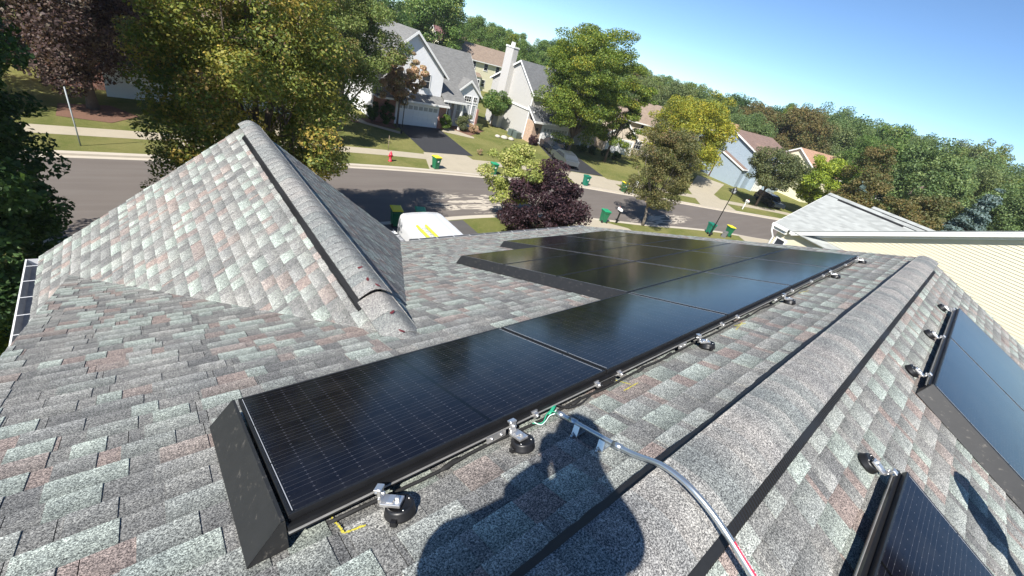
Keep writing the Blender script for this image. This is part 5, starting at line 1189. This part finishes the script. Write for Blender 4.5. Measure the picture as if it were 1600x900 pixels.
# background trees: six kinds, copied
kinds = []
for k, (pal, shp, lv, sz, rx_, top) in enumerate((('far', 'round', 15000, .26, 5.0, 14.0), ('greygreen', 'dome', 14000, .27, 5.4, 13.0), ('green', 'round', 14000, .26, 4.6, 15.0), ('dark', 'dome', 13000, .27, 5.0, 13.0), ('far', 'vase', 14000, .27, 5.6, 14.0), ('locust', 'round', 13000, .26, 4.6, 13.0), ('brown', 'dome', 13000, .26, 5.0, 12.0), ('lightgreen', 'vase', 13000, .26, 4.4, 14.0))):
    kinds.append(tree('background_tree', 'x', (0, 0), top, rx_, rx_ * .95, .8, 190, int(lv * 2.6), sz * .86, pal, .25, shp, 80 + k, nb=6, tr=.2, amp=.45, flat=.8))
used = [False] * 8
def bgtree(k, D, px, ztop, seed, label, group):
    """place along azimuth (deg from +X) at distance D with the crown top at height ztop"""
    az = R_(px); r = random.Random(seed); x, y = CAM.x + D * math.cos(az), CAM.y + D * math.sin(az); t = kinds[k]
    base_top = (14.0, 13.0, 15.0, 13.0, 14.0, 13.0, 12.0, 14.0)[k]; s = (ztop - GZ) / base_top
    if used[k]: t = copy_tree(t)
    used[k] = True; t.location = (x, y, GZ); t.rotation_euler = (0, 0, r.uniform(0, 6.28)); t.scale = (s * r.uniform(.85, 1.1), s * r.uniform(.85, 1.1), s)
    t['label'] = label; t['group'] = group; return t
gA = 'trees along the skyline'
r9 = random.Random(99)
# three staggered rows; a tree's label tells apart by its neighbours and its colour
KIND = ['rounded tree', 'domed tree', 'upright tree', 'dark tree', 'spreading tree', 'yellowish tree', 'brownish tree', 'pale green tree']
def where(az):
    for a, s in ((-6, 'at the right edge of the skyline'), (0, 'near the right edge of the skyline'), (8, 'above the right hand spruce'), (14, 'above the brown hedge trees'), (20, 'above the lime coloured tree'), (27, 'above the orange tan roof'), (33, 'behind the blue house'), (42, 'behind the golden locust'), (50, 'behind the tall locust'), (57, 'behind the grey house chimney'), (63, 'behind the cream house'), (70, 'behind the white house'), (80, 'behind the grey green maple'), (95, 'behind the golden maple'), (140, 'behind the purple tree')):
        if az <= a: return s
    return 'at the far left'
PROF = [(-12, .05), (-.5, .05), (1.7, .060), (6.5, .052), (11, .055), (15.2, .056), (21, .028), (32, .027), (45, .026), (51.7, .025), (56, .022), (64, .02)]
def prof(az):
    for (a, p), (b, q) in zip(PROF, PROF[1:]):
        if a <= az <= b: return p + (q - p) * (az - a) / (b - a)
    return .02
n_ = 0; SK = []
for D, step, lo, hi, rown in ((92, 3.3, .35, .95, 'front row'), (126, 2.5, .7, 1.02, 'middle row'), (168, 2.1, .82, 1.04, 'back row')):
    az = -9.0
    while az < 64:
        azz = az + r9.uniform(-.7, .7); d = D + r9.uniform(-9, 9)
        ok = True
        if D == 92 and 14 < azz < 36: d += 24
        if D == 92 and azz > 36: d += 12
        if 50 < azz < 64 and D == 92: ok = False
        if 52 < azz < 63 and D == 126: d += 14
        if ok:
            f = r9.uniform(lo, hi) * (.7 if (D == 92 and azz > 36) else 1); zt = 1.48 + d * prof(azz) * f + r9.uniform(-.5, .5)
            k = r9.choice([0, 0, 1, 2, 3, 4, 4, 5, 6, 7] if azz < 40 else [0, 2, 2, 3, 5, 7]); n_ += 1
            t = bgtree(k, d, azz, zt, n_, 'x', gA); SK.append((azz, '%s %s, %s of the skyline %s' % ('taller' if f > (lo + hi) / 2 else 'shorter', KIND[k], rown, where(azz)), t))
        az += step
from collections import defaultdict
dd_ = defaultdict(list)
for a in sorted(SK, key=lambda x: -x[0]): dd_[a[1]].append(a[2])
for lb, ts in dd_.items():
    for i, t in enumerate(ts): t['label'] = lb if len(ts) == 1 else ['leftmost ', 'second ', 'third ', 'fourth ', 'fifth '][min(i, 4)] + lb
for k, (kk_, D, az, zt, lb) in enumerate(((2, 98, 60.5, 10.5, 'tall ragged cottonwood standing above the maroon roof'), (3, 80, 66, 2.3, 'small dark round tree on the skyline left of the cottonwood'), (5, 66, 63.5, -1.0, 'bright green tree right behind the white house ridge'), (0, 62, 67, -.3, 'green tree behind the left end of the white house roof'),
        (0, 84, 69.5, 1.8, 'green tree on the skyline above the left end of the white house'), (5, 70, 72, 1.2, 'yellowish green tree behind the top of the grey green maple'), (0, 56, 76, 1.6, 'mid green tree at the top of the frame left of the skyline'), (3, 60, 82, 2.0, 'dark green tree at the top behind the golden maple'), (0, 62, 90, 2.0, 'green tree behind the golden maple near the top edge'), (4, 58, 98, 2.0, 'green tree above the purple tree at the top edge'), (3, 60, 106, 2.0, 'dark tree at the top left corner'),
        (5, 78, 57.0, -2.2, 'yellowish tree between the cream house and the chimney'), (2, 120, 55.5, 4.6, 'upright tree left of the chimney on the skyline'), (2, 118, 53.0, 3.8, 'upright tree right of the chimney on the skyline'), (1, 64, 61.2, -3.6, 'low green tree beside the cream house gable'))):
    bgtree(kk_, D, az, zt, 500 + k, lb, 'trees behind the houses across the street')
for k in range(8):
    if not used[k]:
        for c in list(kinds[k].children): bpy.data.objects.remove(c)
        bpy.data.objects.remove(kinds[k])
